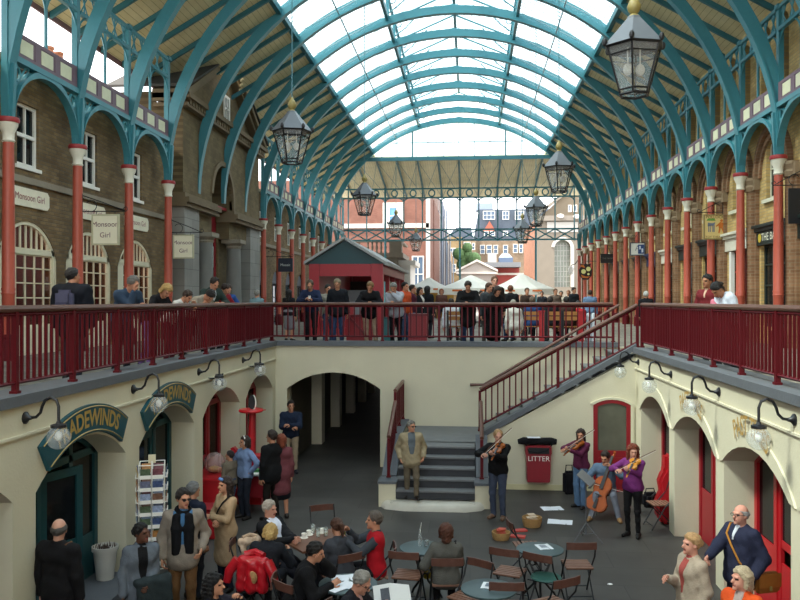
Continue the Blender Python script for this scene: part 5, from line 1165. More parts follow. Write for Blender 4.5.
class SDF:
    def __init__(s): s.p = []
    def cone(s, a, b, ra, rb=None, k=.03, sub=False):
        s.p.append(('c', np.array(a, float), np.array(b, float), ra, ra if rb is None else rb, k, sub)); return s
    def ell(s, c, r, R=None, k=.02, sub=False):
        s.p.append(('e', np.array(c, float), np.array(r, float), np.eye(3) if R is None else np.array(R, float), 0, k, sub)); return s
    def mesh(s, h, cut=None, disp=None, floor=None):
        lo = np.full(3, 1e9); hi = -lo
        for q in s.p:
            if q[6]: continue
            if q[0] == 'c':
                r = max(q[3], q[4]); lo = np.minimum(lo, np.minimum(q[1], q[2])-r); hi = np.maximum(hi, np.maximum(q[1], q[2])+r)
            else: lo = np.minimum(lo, q[1]-q[2].max()); hi = np.maximum(hi, q[1]+q[2].max())
        lo -= 3*h+.01; hi += 3*h+.01
        n = np.ceil((hi-lo)/h).astype(int)+1
        D = np.full(n, .2, np.float32)
        ax = [lo[i]+np.arange(n[i])*h for i in range(3)]
        for q in s.p:
            k = q[5]
            if q[0] == 'c': r = max(q[3], q[4]); a = np.minimum(q[1], q[2])-r; b = np.maximum(q[1], q[2])+r
            else: a = q[1]-q[2].max(); b = q[1]+q[2].max()
            m = k+.03+h
            i0 = np.clip(np.floor((a-m-lo)/h).astype(int), 0, n); i1 = np.clip(np.ceil((b+m-lo)/h).astype(int)+1, 0, n)
            if (i1 <= i0).any(): continue
            sl = tuple(slice(x, y) for x, y in zip(i0, i1))
            G = np.stack(np.meshgrid(*[ax[i][sl[i]] for i in range(3)], indexing='ij'), -1)
            if q[0] == 'c':
                ba = q[2]-q[1]; L = float(ba @ ba)+1e-12
                t = np.clip(((G-q[1]) @ ba)/L, 0, 1)
                d = np.linalg.norm(G-q[1]-t[..., None]*ba, axis=-1)-(q[3]+(q[4]-q[3])*t)
            else:
                L = (G-q[1]) @ q[3]; k0 = np.linalg.norm(L/q[2], axis=-1); k1 = np.linalg.norm(L/q[2]**2, axis=-1)
                d = k0*(k0-1)/np.maximum(k1, 1e-6)
            o = D[sl]
            if q[6]:
                d = -d; g = np.clip(.5-.5*(d-o)/k, 0, 1); D[sl] = d*g+o*(1-g)-0+k*g*(1-g) if False else np.maximum(o, d)
            else:
                g = np.clip(.5+.5*(o-d)/k, 0, 1); D[sl] = o*(1-g)+d*g-k*g*(1-g)
        if cut is not None or disp is not None or floor is not None:
            G = np.stack(np.meshgrid(*ax, indexing='ij'), -1)
            if disp is not None: D = D+disp(G)
            if cut is not None: D = np.maximum(D, cut(G))
            if floor is not None: D = np.maximum(D, floor-G[..., 2])
        D[0] = D[-1] = .2; D[:, 0] = D[:, -1] = .2; D[:, :, 0] = D[:, :, -1] = .2
        return nets(D, lo, h)
def npmesh(name, V, F, mats, parent, mi=None, scale=1.):
    me = bpy.data.meshes.new(name)
    tri = any(len(f) != 4 for f in F) if isinstance(F, list) else False
    if tri: me.from_pydata([tuple(v*scale) for v in V], [], F)
    else:
        F = np.asarray(F, np.int32); nf = len(F)
        me.vertices.add(len(V)); me.vertices.foreach_set('co', (np.asarray(V)*scale).astype(np.float32).ravel())
        me.loops.add(nf*4); me.loops.foreach_set('vertex_index', F.ravel())
        me.polygons.add(nf); me.polygons.foreach_set('loop_start', np.arange(nf, dtype=np.int32)*4)
    for m in mats: me.materials.append(m)
    if mi is not None: me.polygons.foreach_set('material_index', np.asarray(mi, np.int32))
    me.polygons.foreach_set('use_smooth', np.ones(len(me.polygons), bool))
    me.update(calc_edges=True); me.validate()
    o = bpy.data.objects.new(name, me); COL.objects.link(o); o.parent = parent; return o
def ik(a, t, l1, l2, hint):
    d = t-a; L = np.linalg.norm(d); L2 = min(max(L, abs(l1-l2)+.02), (l1+l2)*.995); u = d/max(L, 1e-6); t = a+u*L2
    x = (l1*l1-l2*l2+L2*L2)/(2*L2); y = math.sqrt(max(l1*l1-x*x, 0))
    h = np.array(hint, float); h -= u*(h @ u); h /= max(np.linalg.norm(h), 1e-6)
    return a+u*x+h*y, t
def rot(ax, deg): return np.array(Matrix.Rotation(math.radians(deg), 3, ax))
def hand_mesh(w, d, nrm, side, curl=.5, g=1.):
    """palm, four bent fingers and a thumb from the wrist w along d; nrm = the way the palm faces"""
    d = d/np.linalg.norm(d); nrm = nrm-d*(nrm @ d); nrm /= max(np.linalg.norm(nrm), 1e-6); s = np.cross(d, nrm)*side
    b = MB(); q = lambda x, y, z: Vector(w+g*(d*x+s*y+nrm*z))
    o = len(b.v); b.tube([q(-.02, 0, 0), q(.02, 0, 0), q(.06, 0, .002), q(.095, 0, .004)], [.027, .034, .040, .034], 8)
    for i in range(o, len(b.v)):
        p = np.array(b.v[i])-w; b.v[i] = tuple(w+p-nrm*(p @ nrm)*.55)
    for k, (y, L) in enumerate(((.030, .072), (.010, .082), (-.010, .077), (-.029, .060))):
        a = .25+curl*.5; p = [.088, y, .002]; pts = [q(*p)]
        for seg in range(3):
            p = [p[0]+L/3*math.cos(a), p[1], p[2]+L/3*math.sin(a)]; pts.append(q(*p)); a += curl*.9
        b.tube(pts, [.0098, .0092, .0085, .0065], 6)
    b.tube([q(.018, .026, .004), q(.045, .052, .014), q(.068, .058, .026+curl*.01), q(.088, .050, .036+curl*.02)], [.013, .0115, .010, .0075], 6)
    return b
HAIRC = {}
def person(label, loc, yaw=0., H=1.75, lean=0., roll=0., twist=0., sit=None, hipz=None, head=(0, 0), hl=None, hr=None, el=None, er=None,
           fl=None, fr=None, sk='#b98468', hair=('short', '#2a1d16'), top=('#22252c', .018, None), shirt=None, legs=('#23252c', 'trousers'),
           shoes='#191512', sleeve=1., h=.013, stout=1., fem=False, curl=(.55, .55), extra=(), group=None, palmL=None, palmR=None, wide=1.0, female_chest=None):
    root = thing('person', label, 'person', loc, math.radians(yaw), group)
    s = H/1.75; A = lambda *k: np.array(k, float)
    sw = (.155 if fem else .178)*wide; hw = .088
    hz = (sit if sit is not None else .93) if hipz is None else hipz
    pel = A(0, 0, hz)
    R = rot('Z', twist) @ rot('Y', roll) @ rot('X', lean)                 # lean > 0 tips the chest towards -Y
    T = lambda x, y, z: pel+R @ A(x, y, z)
    neck = T(0, .012, .49); chest = T(0, 0, .34)
    SL, SR = T(sw, .01, .432), T(-sw, .01, .432)
    Rh = R @ rot('Z', head[0]) @ rot('X', head[1])
    hc = neck+R @ A(0, -.012, .075)+Rh @ A(0, -.012, .09)
    hp = lambda x, y, z: hc+Rh @ A(x, y, z)
    if hl is None: hl = (sw+.075, -.03, hz-.17)
    if hr is None: hr = (-sw-.075, -.03, hz-.17)
    arms = []
    for S, t, hint, sd in ((SL, hl, el or (.5, .8, -.5), 1), (SR, hr, er or (-.5, .8, -.5), -1)):
        e, w = ik(S, A(*t), .285, .255, hint); arms.append((S, e, w, sd))
    if fl is None: fl = (.10, -.42 if sit else .0, .075) if sit is None else (.10, -.46, .075)
    if fr is None: fr = (-.10, .02, .075) if sit is None else (-.11, -.44, .075)
    lg = []
    for x, t in ((hw, fl), (-hw, fr)):
        hj = pel+rot('Z', twist*.5) @ A(x, 0, -.02); kn, an = ik(hj, A(*t), .425, .415, (x*1.2, -1, .25 if sit else 0)); lg.append((hj, kn, an))
    st = stout; fm = fem
    def torso(B, g, k=.05):
        for S in (SL, SR): B.cone(neck+R @ A(0, .005, -.035), S+R @ A(0, 0, .005), .050+g*.8, .044+g, k)
        B.cone(SL+R @ A(-.06, 0, -.05), SR+R @ A(.06, 0, -.05), .064+g*.9, None, k)
        B.cone(T(-.085, .0, .36), T(.085, .0, .36), (.100 if not fm else .092)+g, None, k)
        if fm: B.cone(T(-.07, -.055, .33), T(.07, -.055, .33), .062+g, None, k)
        B.cone(T(-.075*st, -.01*st, .22), T(.075*st, -.01*st, .22), (.094 if not fm else .084)*st+g, None, k)
        B.cone(T(-.07*st, -.012*st, .10), T(.07*st, -.012*st, .10), (.097 if not fm else .09)*st+g, None, k)
        B.cone(T(-.075, .01, -.01), T(.075, .01, -.01), (.105 if not fm else .112)+g, None, k)
    # --- the body: one continuous surface
    B = SDF(); torso(B, 0)
    B.cone(neck+R @ A(0, 0, -.03), hp(0, .02, -.06), .06, .053, .03)
    for S, e, w, sd in arms: B.cone(S, e, .047, .040, .03); B.cone(e, w, .041, .027, .02)
    for hj, kn, an in lg: B.cone(hj, kn, .085, .056, .04); B.cone(kn, an, .053, .036, .02)
    B.ell(hp(0, .016, .028), (.074, .093, .088), Rh); B.ell(hp(0, -.026, -.046), (.056, .064, .070), Rh, .03)
    B.cone(hp(0, -.08, -.096), hp(0, -.07, -.09), .022, None, .02)
    B.cone(hp(0, -.088, .008), hp(0, -.108, -.026), .009, .015, .012)
    for x in (-1, 1):
        B.ell(hp(x*.076, .012, -.012), (.012, .02, .034), Rh, .008)
        B.cone(hp(x*.012, -.082, .026), hp(x*.04, -.075, .026), .011, None, .012)
    B.cone(hp(-.018, -.084, -.062), hp(.018, -.084, -.062), .009, None, .01)
    V, F = B.mesh(h)
    L = (V-hc) @ Rh; fcn = L[F].mean(1); mi = np.zeros(len(F), int)
    fr_ = fcn[:, 1] < -.055
    mi[fr_ & (abs(abs(fcn[:, 0])-.032) < .012) & (abs(fcn[:, 2]-.006) < .0085)] = 1
    mi[fr_ & (abs(fcn[:, 0]) < .024) & (abs(fcn[:, 2]+.064) < .009)] = 2
    V = list(V); F = [tuple(int(i) for i in f) for f in F]; mi = list(mi)
    for (S, e, w, sd), pn, cu in zip(arms, (palmL, palmR), curl):
        pn = A(*pn) if pn is not None else A(-sd*.9, -.3, -.2)
        hm = hand_mesh(w, w-e, pn, sd, cu, 1.05)
        o = len(V); V += [np.array(p) for p in hm.v]; F += [tuple(i+o for i in f) for f in hm.f]; mi += [0]*len(hm.f)
    body = npmesh('body', V, F, [skin(sk), mat('#20140f', .4), mat('#8d4a44', .5)], root, mi, s)
    ph = rng.uniform(0, 6, 3)
    def folds(G): return (.0045*np.sin(G[..., 2]*38+G[..., 0]*22+ph[0])*np.sin(G[..., 0]*31+G[..., 1]*27+ph[1])).astype(np.float32)
    # --- legs
    lc, kind = legs[:2]
    if kind != 'none':
        G = SDF(); g = .014
        G.cone(pel+R @ A(-.07, .012, .04), pel+R @ A(.07, .012, .04), .096+g, None, .04)
        if kind == 'skirt':
            for hj, kn, an in lg: G.cone(hj, kn+(kn-hj)*.05, .10, .105, .08)
            G.cone(pel, (lg[0][1]+lg[1][1])/2, .1, .12, .08)
        else:
            fla = .052 if kind != 'flared' else .078
            sl = 1. if kind != 'tight' else .85
            for hj, kn, an in lg:
                G.cone(hj, kn, .092+g*sl-.004, .058*sl+g*.6, .02); G.cone(kn, an+(0, 0, -.01), .057*sl+g*.6, fla*(1 if kind != 'tight' else .8), .03)
        V, F = G.mesh(h, disp=folds, floor=.02); npmesh('trousers' if kind != 'skirt' else 'skirt', V, F, [cloth(lc)], root, scale=s)
    # --- shoes
    for hj, kn, an in lg:
        d = an-kn; ty = A(0, -1, 0)+A(.25*np.sign(hj[0]), 0, 0); ty /= np.linalg.norm(ty)
        z0 = an[2]-.075
        G = SDF(); a = A(an[0], an[1]+.035, z0+.035); b_ = A(an[0], an[1], z0+.03)+ty*.155
        G.cone(a, b_, .042, .036, .02); G.cone(an+A(0, .01, -.01), A(an[0], an[1], z0+.045)+ty*.05, .045, .036, .03)
        V, F = G.mesh(max(h*.8, .01), floor=z0); npmesh('shoe', V, F, [mat(shoes, .45, 0, .1, 12)], root, scale=s)
    # --- jacket or top
    tc, g = top[0], top[1]; hem = top[2] if len(top) > 2 else None
    G = SDF(); torso(G, g)
    for S, e, w, sd in arms:
        G.cone(S, e, .050+g, .045+g*.9, .03)
        if sleeve > .5: G.cone(e, e+(w-e)*(.93*sleeve), .046+g*.9, .034+g*.7, .025)
    if hem:                                                                # a coat: hangs from the waist down to the hem
        dn = A(0, 0, -1) if lean < 30 else -(R @ A(0, 0, 1))
        for x in (-.055, 0, .055):
            G.cone(T(x, .0, .05), T(x*1.3, -.0, 0)+dn*hem, .088+g, .10+g, .05)
            G.cone(T(x, -.03, .0), T(x*1.3, -.035, 0)+dn*hem, .085+g, .098+g, .05)
    G.cone(neck+R @ A(-.022, .0, -.012), neck+R @ A(.022, .0, -.012), .062+g*.5, None, .02)
    if len(top) > 3 and top[3] == 'hood':
        G.cone(neck+R @ A(-.06, .075, -.03), neck+R @ A(.06, .075, -.03), .05, None, .03)
    def cutneck(X): return (.074-np.linalg.norm((X-(neck+Rh @ A(0, -.035, .075))), axis=-1)).astype(np.float32)
    V, F = G.mesh(h, cut=cutneck, disp=folds); npmesh('jacket' if g > .012 else 'jumper', V, F, [cloth(tc)], root, scale=s)
    # --- what shows in the open front
    if shirt:
        sc, wd, zlo = shirt[0], shirt[1], shirt[2]
        G = SDF(); torso(G, g+.007); G.cone(neck+R @ A(0, -.006, -.02), neck+R @ A(0, -.008, .02), .060, .058, .02)
        Ri = R.T
        def front(X):
            q = (X-pel) @ Ri.T
            return np.maximum.reduce([abs(q[..., 0])-wd*np.clip((q[..., 2]-zlo)/.45+.35, 0, 1), q[..., 1]+.03, zlo-q[..., 2], q[..., 2]-.54]).astype(np.float32)
        V, F = G.mesh(h*.8, cut=front)
        if len(V): npmesh('shirt', V, F, [cloth(sc)], root, scale=s)
    # --- hair
    hk, hcol = hair
    if hk != 'none':
        G = SDF(); th = {'curly': .028, 'bob': .020}.get(hk, .019)
        G.ell(hp(0, .016, .028), (.074+th, .093+th, .088+th), Rh, .02)
        c0 = -.016; pl = A(0, .8, .6)
        if hk in ('long', 'pony', 'bob', 'curly'): pl = A(0, .72, .69); c0 = -.004
        if hk == 'long': 
            G.cone(hp(0, .06, .0), hp(0, .085, -.24), .08, .055, .04)
            for x in (-1, 1): G.cone(hp(x*.072, .012, .03), hp(x*.085, .005, -.20), .032, .022, .03)
        if hk in ('bob', 'curly'):
            G.cone(hp(0, .05, .0), hp(0, .07, -.09), .082, .07, .04)
            for x in (-1, 1): G.cone(hp(x*.072, .012, .03), hp(x*.08, .005, -.07), .034, .03, .03)
            if hk == 'curly':
                for x in (-1, 1): G.cone(hp(x*.08, .01, -.05), hp(x*.095, .0, -.17), .04, .03, .04)
                G.cone(hp(0, .07, -.06), hp(0, .09, -.18), .075, .06, .04)
        if hk == 'pony':
            G.cone(hp(0, .10, .03), hp(0, .155, .01), .026, .036, .02); G.cone(hp(0, .155, .01), hp(0, .15, -.13), .036, .018, .03)
        if hk == 'bun': G.ell(hp(0, .118, .0), (.045, .042, .045), Rh, .02)
        def region(X):
            q = (X-hc) @ Rh
            d = c0-(q @ pl); d = np.minimum(d, np.maximum.reduce([abs(q[..., 1]-.012)-.022, -.030-q[..., 2], -d-.09])) if hk != 'bald' else d; d = d+.007*np.sin(q[..., 0]*70+ph[0])*(q[..., 1] < 0)
            if hk == 'bald': d = np.maximum(d, q[..., 2]+q[..., 1]*.15-.052)
            if hk == 'receding': d = np.maximum(d, .0-(q[..., 1]+.055-np.maximum(0, .03-abs(q[..., 0]))*.4))
            if hk in ('long', 'bob', 'curly'): d = np.minimum(d, np.maximum(-.012-q[..., 1], q[..., 2]-.09))
            if hk in ('pony', 'bun'): d = np.minimum(d, .09-q[..., 1])
            return d.astype(np.float32), np.clip(1-(-d)/.032, 0, 1)*th*(1.0 if hk in ('short', 'bald', 'receding', 'pony', 'bun') else .4)
        amp = .009 if hk in ('curly', 'afro') else .0045
        def rough(X): return (amp*np.sin(X[..., 0]*95+X[..., 2]*40+ph[0])*np.sin(X[..., 1]*70+X[..., 2]*35+ph[1])+amp*.6*np.sin(X[..., 2]*130+X[..., 0]*60+ph[2])).astype(np.float32)
        V, F = G.mesh(h*.75, cut=lambda X: region(X)[0], disp=lambda X: (rough(X)+region(X)[1]).astype(np.float32))
        npmesh('hair', V, F, [mat(hcol, .5, 0, .5, 55, .8, 120)], root, scale=s)
    # --- worn details
    for x in extra:
        k = x[0]
        if k in ('glasses', 'sunglasses'):
            b = MB()
            for sx in (-1, 1):
                c = [hp(sx*.033+.023*math.cos(a), -.100, .005+.018*math.sin(a)) for a in np.linspace(0, 2*PI, 11)[:-1]]
                if k == 'glasses': b.tube(c, .0028, 5, closed=True)
                else: b.add([Vector(p)*1 for p in c]+[Vector(p)+Vector(Rh @ A(0, -.006, 0)) for p in c], [tuple(range(10)), tuple(range(10, 20))[::-1]]+[(i, (i+1) % 10, 10+(i+1) % 10, 10+i) for i in range(10)])
                b.tube([hp(sx*.056, -.098, .008), hp(sx*.08, -.02, .008), hp(sx*.082, .02, .0)], .0026, 5)
            b.tube([hp(-.011, -.104, .008), hp(.011, -.104, .008)], .0026, 5)
            npmesh('glasses', [np.array(p) for p in b.v], b.f, [BLACK], root, scale=s)
        if k == 'raised_glasses':
            b = MB(); 
            for sx in (-1, 1): b.ball(hp(sx*.035, -.072, .095), .026, 6)
            npmesh('sunglasses', [np.array(p) for p in b.v], b.f, [mat('#5a7fb8', .15)], root, scale=s)
        if k == 'scarf':
            G = SDF(); G.cone(neck+R @ A(-.03, -.01, .0), neck+R @ A(.03, -.01, .0), .082, None, .02)
            for sx in (-1, 1):
                
                for dx in (-.03, .0, .03): G.cone(T(sx*(.075+dx*.6), -.075-g, .44), T(sx*(.075+dx), -.092-g, .30), .034, .036, .03); G.cone(T(sx*(.075+dx), -.092-g, .30), T(sx*(.072+dx), -.088-g*1.3, .0), .036, .034, .03)
            V, F = G.mesh(h, cut=cutneck); npmesh('scarf', V, F, [cloth(x[1])], root, scale=s)
        if k == 'band':
            G = SDF(); G.ell(hp(0, .016, .028), (.094, .113, .108), Rh)
            V, F = G.mesh(h*.7, cut=lambda X: (abs(((X-hc) @ Rh)[..., 1]+.012)-.016).astype(np.float32)); npmesh('hair_band', V, F, [cloth(x[1])], root, scale=s)
        if k == 'strap':                                                   # a bag strap across the chest: colour, from shoulder side to other hip
            sg = x[2]; pts = [T(sg*.13, .06, .50), T(sg*.14, -.03, .515), T(sg*.09, -.11-g, .42), T(0, -.128-g, .30), T(-sg*.12, -.12-g, .12), T(-sg*.19, -.03, .0)]
            b = MB(); b.tube(pts, .013, 6); npmesh('bag_strap', [np.array(p) for p in b.v], b.f, [cloth(x[1])], root, scale=s)
        if k == 'patch':                                                   # coloured yoke / vest panel over the torso
            G = SDF(); torso(G, g+.012); V, F = G.mesh(h, cut=cutneck); npmesh('waistcoat', V, F, [cloth(x[1])], root, scale=s)
    root['joints'] = 1; del root['joints']
    J = dict(neck=neck*s, hc=hc*s, L=arms[0][2]*s, R=arms[1][2]*s, SL=SL*s, SR=SR*s, T=lambda x, y, z: T(x, y, z)*s, hp=lambda x, y, z: hp(x, y, z)*s, s=s, root=root)
    M = Matrix.Translation(loc) @ Matrix.Rotation(math.radians(yaw), 4, 'Z')
    J['w'] = lambda p: M @ Vector(p)
    return J
# ================================================================ who stands, leans, sits where
JEAN, NAVY, BLK = '#3d4d68', '#1b2233', '#15151a'
def ATp(px, py, h): v = P(px, py, ZL+h); return (v.x, v.y, ZL)
def UL(px): v = PX(px, 300, -5.56); return (v.x, v.y, 0)
def UB(px, Y=20.62): v = PY(px, 300, Y); return (v.x, Y, 0)
RL = dict(hl=(.13, -.40, 1.12), hr=(-.10, -.42, 1.12), el=(.8, .3, -.5), er=(-.8, .3, -.5), palmL=(0, 0, -1), palmR=(0, 0, -1))
SK2, SKD, SKA = '#c2907a', '#5b3a2b', '#9c6c4e'
def drape(name, lab, cat, loc, rz, cones, col, part='fabric', rough=.8, amp=.012):
    t = thing(name, lab, cat, loc, rz); G = SDF()
    for a, c, ra, rb in cones: G.cone(a, c, ra, rb, .03)
    V, F = G.mesh(.012, disp=lambda X: (amp*np.sin(X[..., 0]*45+X[..., 2]*12)*np.sin(X[..., 2]*9+1.3)+amp*.5*np.sin(X[..., 2]*50+X[..., 0]*30)).astype(np.float32)); npmesh(part, V, F, [col], t); return t
def seat(px, py, h, yaw, lean, lab=None, dx=0):
    v = P(px, py, ZL+h); k = .60*math.sin(math.radians(lean)); a = math.radians(yaw)
    loc = (v.x-math.sin(a)*k, v.y+math.cos(a)*k, ZL)
    if lab: chair(0, 0, yaw, lab, loc=(loc[0]+math.sin(a)*.03, loc[1]-math.cos(a)*.03, ZL))
    return loc
# --- along the left railing
j1 = person('man in a black puffy jacket with a grey rucksack, his back to the camera', (-5.9, 11.45, 0), 178, 1.72, top=('#11141c', .05, .16), legs=('#22252e', 'trousers'), hair=('short', '#1a1412'), head=(-30, 0), wide=1.2)
t = thing('rucksack', 'grey rucksack worn by the man in the black puffy jacket', 'rucksack', (0, 0, 0)); c = j1['w'](j1['T'](0, .2, .26)); t.location = c; t.rotation_euler = (0, 0, math.radians(178))
b = MB(); b.box((0, .02, 0), (.27, .15, .36)); b.build('body', cloth('#4a4a5e'), t, bevel=.05, smooth=True); b = MB(); b.box((0, .11, -.08), (.2, .06, .16)); b.build('pocket', cloth('#3c3c50'), t, bevel=.02)
person('grey haired man in a blue jacket hand at mouth, at the left railing', UL(121), 55, 1.72, lean=30, hl=(.13, -.42, 1.13), hr=(-.03, -.42, 1.36), top=('#2f3f52', .02), hair=('receding', '#6a6660'), head=(10, 10), palmL=(0, 0, -1))
person('blond person in a black top and lilac trousers bending over the left railing', UL(149), 72, 1.66, lean=36, **RL, top=(BLK, .016), legs=('#8d6fae', 'trousers'), hair=('bob', '#b08f56'), head=(-15, 15), fem=True, fl=(.1, .28, .075), fr=(-.1, -.1, .075))
person('child in a white patterned top hanging an arm over the left railing', UL(169), 80, 1.56, lean=40, hl=(.14, -.5, 1.25), hr=(-.12, -.55, 1.15), top=('#c3bfba', .016), legs=('#6a2c38', 'trousers'), hair=('short', '#3a2a20'))
person('dark haired man in a grey beige jacket stooping far over the left railing', UL(190), 65, 1.74, lean=52, **RL, top=('#8b8273', .026), hair=('short', '#1c1512'), head=(0, 20), fl=(.1, .3, .075), fr=(-.1, .15, .075))
person('man in a dark green jacket leaning on the left railing above the boys', UL(208), 48, 1.78, lean=20, **RL, top=('#26332f', .024), hair=('receding', '#241a15'), head=(10, 18), shirt=('#d5d9e0', .06, .2))
person('person in a red jumper resting hands on the end of the left railing', UL(216.5), 52, 1.68, lean=28, **RL, top=('#7e1f28', .016), hair=('short', '#2a1c16'), head=(10, 10))
person('smiling boy in a blue top at the end of the left railing', UL(223), 40, 1.66, lean=26, **RL, top=('#24457e', .018), hair=('short', '#3a2a20'), sk=SK2)
person('grey haired person in a teal shirt standing off near the stone doorway, seen from behind', UB(257, 21.6), 165, 1.52, top=('#6f8a90', .018), hair=('short', '#85827a'), extra=(('strap', '#2a3036', 1),))
# --- along the back railing
person('woman in black with a pale skirt walking away near the far left railing', UB(289, 23), 165, 1.55, fem=True, top=(BLK, .016), legs=('#77757c', 'skirt'), hair=('long', '#15110f'))
j = person('balding man in a navy jumper with glasses holding a cup at the back railing', UB(311), 5, 1.80, lean=15, hl=(.04, -.36, 1.20), hr=(-.06, -.36, 1.19), el=(.9, .2, -.4), er=(-.9, .2, -.4), top=('#1d2740', .018), legs=('#17171c', 'trousers'), hair=('receding', '#5a4a3c'), head=(0, 18), extra=(('glasses',),))
c = j['w'](j['L']); t = thing('paper_cup', 'white cup held by the balding man in navy', 'cup', (c.x-.03, c.y-.05, c.z-.02)); b = MB(); b.lathe([(.027, 0), (.035, .09), (.032, .09), (.025, .01), (0, .01)], 12); b.build('body', WHITE, t); b = MB(); b.lathe([(.037, .088), (.037, .096)], 12); b.build('rim', WHITE, t)
person('dark haired person in a beige cardigan half hidden behind the man in navy', UB(328, 21.4), 40, 1.66, top=('#8d887c', .02), legs=(JEAN, 'trousers'), hair=('short', '#1c1613'))
person('grey fair haired man in a black zipped jacket and jeans at the back railing', UB(338), 0, 1.80, lean=7, top=('#16191f', .026, .08), legs=('#2f4262', 'trousers'), hair=('short', '#8a7a60'), head=(0, 12), hl=(.27, -.06, .82), hr=(-.27, -.06, .82))
person('man in a black jumper and beige trousers resting crossed hands on the back railing', UB(369), 15, 1.78, lean=22, hl=(.02, -.38, 1.12), hr=(-.10, -.40, 1.10), el=(.9, .2, -.3), er=(-.9, .2, -.3), top=('#121215', .024, .1), legs=('#a08b76', 'trousers'), hair=('short', '#8a6d48'), head=(-15, 15), fl=(.2, .1, .075), fr=(-.06, .0, .075))
person('grey haired man in a pale grey jumper with his chin on his hand', UB(396), -10, 1.74, lean=20, hl=(.0, -.33, 1.36), hr=(-.04, -.40, 1.13), el=(.8, -.3, -.6), top=('#9a9ea6', .026, .05), legs=('#131318', 'trousers'), hair=('short', '#7d7a74'), head=(0, 16))
person('person in an orange waistcoat behind the man in pale grey', UB(405, 22.2), 60, 1.74, top=('#c0502a', .03), legs=(JEAN, 'trousers'), hair=('short', '#1d1714'))
person('person in burgundy and jeans beside the orange waistcoat', UB(412.5, 23), 80, 1.68, top=('#4e2030', .02), legs=('#5a6a86', 'trousers'), hair=('short', '#2a1e18'))
person('black haired woman in black and white near the red slatted bin', UB(420, 24), 60, 1.62, fem=True, top=('#1b1b20', .02), shirt=('#d8d4cc', .06, .1), legs=('#8d8270', 'trousers'), hair=('bob', '#121012'))
person('dark haired person in a black coat behind the red slatted bin', UB(427.5, 25), 150, 1.68, top=('#191a1f', .026, .3), hair=('long', '#15110f'), fem=True)
person('red haired person under the brown stall parasol', UB(441.5, 34), 0, 1.72, top=('#5f4038', .02), hair=('bob', '#8a4a2a'), h=.02)
person('person in a white shirt on the bench behind the long black coat', (PY(451, 300, BY+.2).x, BY+.28, 0), 170, 1.68, sit=.52, top=('#d3d5d8', .02), hair=('short', '#2a2018'), h=.016)
person('man in a long black coat with clasped hands at the back railing', UB(468), 0, 1.76, lean=14, hl=(.03, -.36, 1.13), hr=(-.03, -.36, 1.12), el=(.9, .2, -.4), er=(-.9, .2, -.4), top=('#131315', .030, .30), legs=('#26344e', 'trousers'), hair=('short', '#2b1f18'), head=(0, 20), wide=1.08)
person('person in a grey jacket turning to the woman in the long black dress', UB(486.5, 21.2), 45, 1.70, top=('#3c4044', .026, .1), legs=('#4a4440', 'trousers'), hair=('short', '#4a3020'), lean=8)
person('tall man in dark brown standing behind the group at the back railing', UB(494.5, 22.2), 15, 1.90, top=('#2c2420', .026), hair=('short', '#6a4a34'), sk=SK2)
person('woman in a long black dress leaning clasped hands on the back railing', UB(492.5), 25, 1.66, lean=24, hl=(.03, -.38, 1.14), hr=(-.03, -.40, 1.12), el=(.9, .2, -.3), er=(-.9, .2, -.3), fem=True, top=('#121214', .022, .62), legs=('#121214', 'skirt'), hair=('bob', '#2a1c15'), head=(15, 15))
person('person in a black coat seen from behind right of the long black dress', UB(510.5, 24.2), 170, 1.68, top=('#15161a', .03, .25, 'hood'), legs=('#a89a8a', 'trousers'), hair=('short', '#6a3a24'))
person('person in a white jacket sitting on the left end of the benches', (PY(514.5, 300, 22.9).x, 22.9, 0), -160, 1.66, sit=.5, top=('#c9c6be', .03), legs=('#2c3a54', 'trousers'), hair=('short', '#8a8478'), lean=8, h=.016)
person('person in a brown coat under the right parasol', UB(527, 28), 20, 1.66, top=('#3a2c26', .024), hair=('short', '#4a3424'), h=.018)
for px, col, hc_, lb_, g in ((533.5, '#26406e', '#5a4a3c', 'person in a blue shirt sitting on a bench, back to the camera', .02), (551, '#16171c', '#241a15', 'person in black sitting on the middle bench, back to the camera', .028), (568, '#3b2a24', '#1a1412', 'person in a brown jacket sitting on the right bench, back to the camera', .034)):
    person(lb_, (PY(px, 300, BY).x, BY+.27, 0), 180+random.uniform(-12, 12), 1.74, sit=.53, top=(col, g), hair=('short', hc_), lean=4, h=.016)
person('person in a red top sitting beside the right red post', (PY(579.5, 300, BY+.5).x, BY+.75, 0), 150, 1.62, sit=.5, top=('#a01c28', .024), hair=('short', '#1a1412'), h=.016)
for px, Y, col, hcol, lb_, H in ((542, 40, '#23242a', '#2a1e18', 'small distant person in black before the church', 1.66), (555.5, 33, '#6a5a50', '#5a3a28', 'distant brown haired person in fawn before the church window', 1.7), (561, 34, '#c9bfae', '#4a4a44', 'distant person in a cream top below the church window', 1.62), (568.5, 35, '#c4b8a8', '#8a5a3c', 'distant fair person in a pale jacket beside the man in dark clothes', 1.66), (574, 33, '#23262c', '#2a1a14', 'distant man in a dark jacket before the church', 1.76), (481, 36, '#3a3a40', '#2a2018', 'distant person in dark clothes under the middle parasol', 1.66), (502, 38, '#4a3a38', '#3a2a20', 'distant person in brown between the two large parasols', 1.66)):
    person(lb_, UB(px, Y), random.uniform(-60, 60), H, top=(col, .024), hair=('short', hcol), h=.02)
person('person in a denim jacket and pale jeans walking beyond the benches', UB(590, 28), 172, 1.58, top=('#5f7896', .03), legs=('#8093b0', 'trousers'), hair=('short', '#3a2418'), h=.016)
person('white haired person in a dark coat walking away by the right columns', (PY(646, 300, 24.5).x, 24.5, 0), 175, 1.50, top=('#1d1c20', .028, .2), hair=('short', '#d8d4cc'), h=.016)
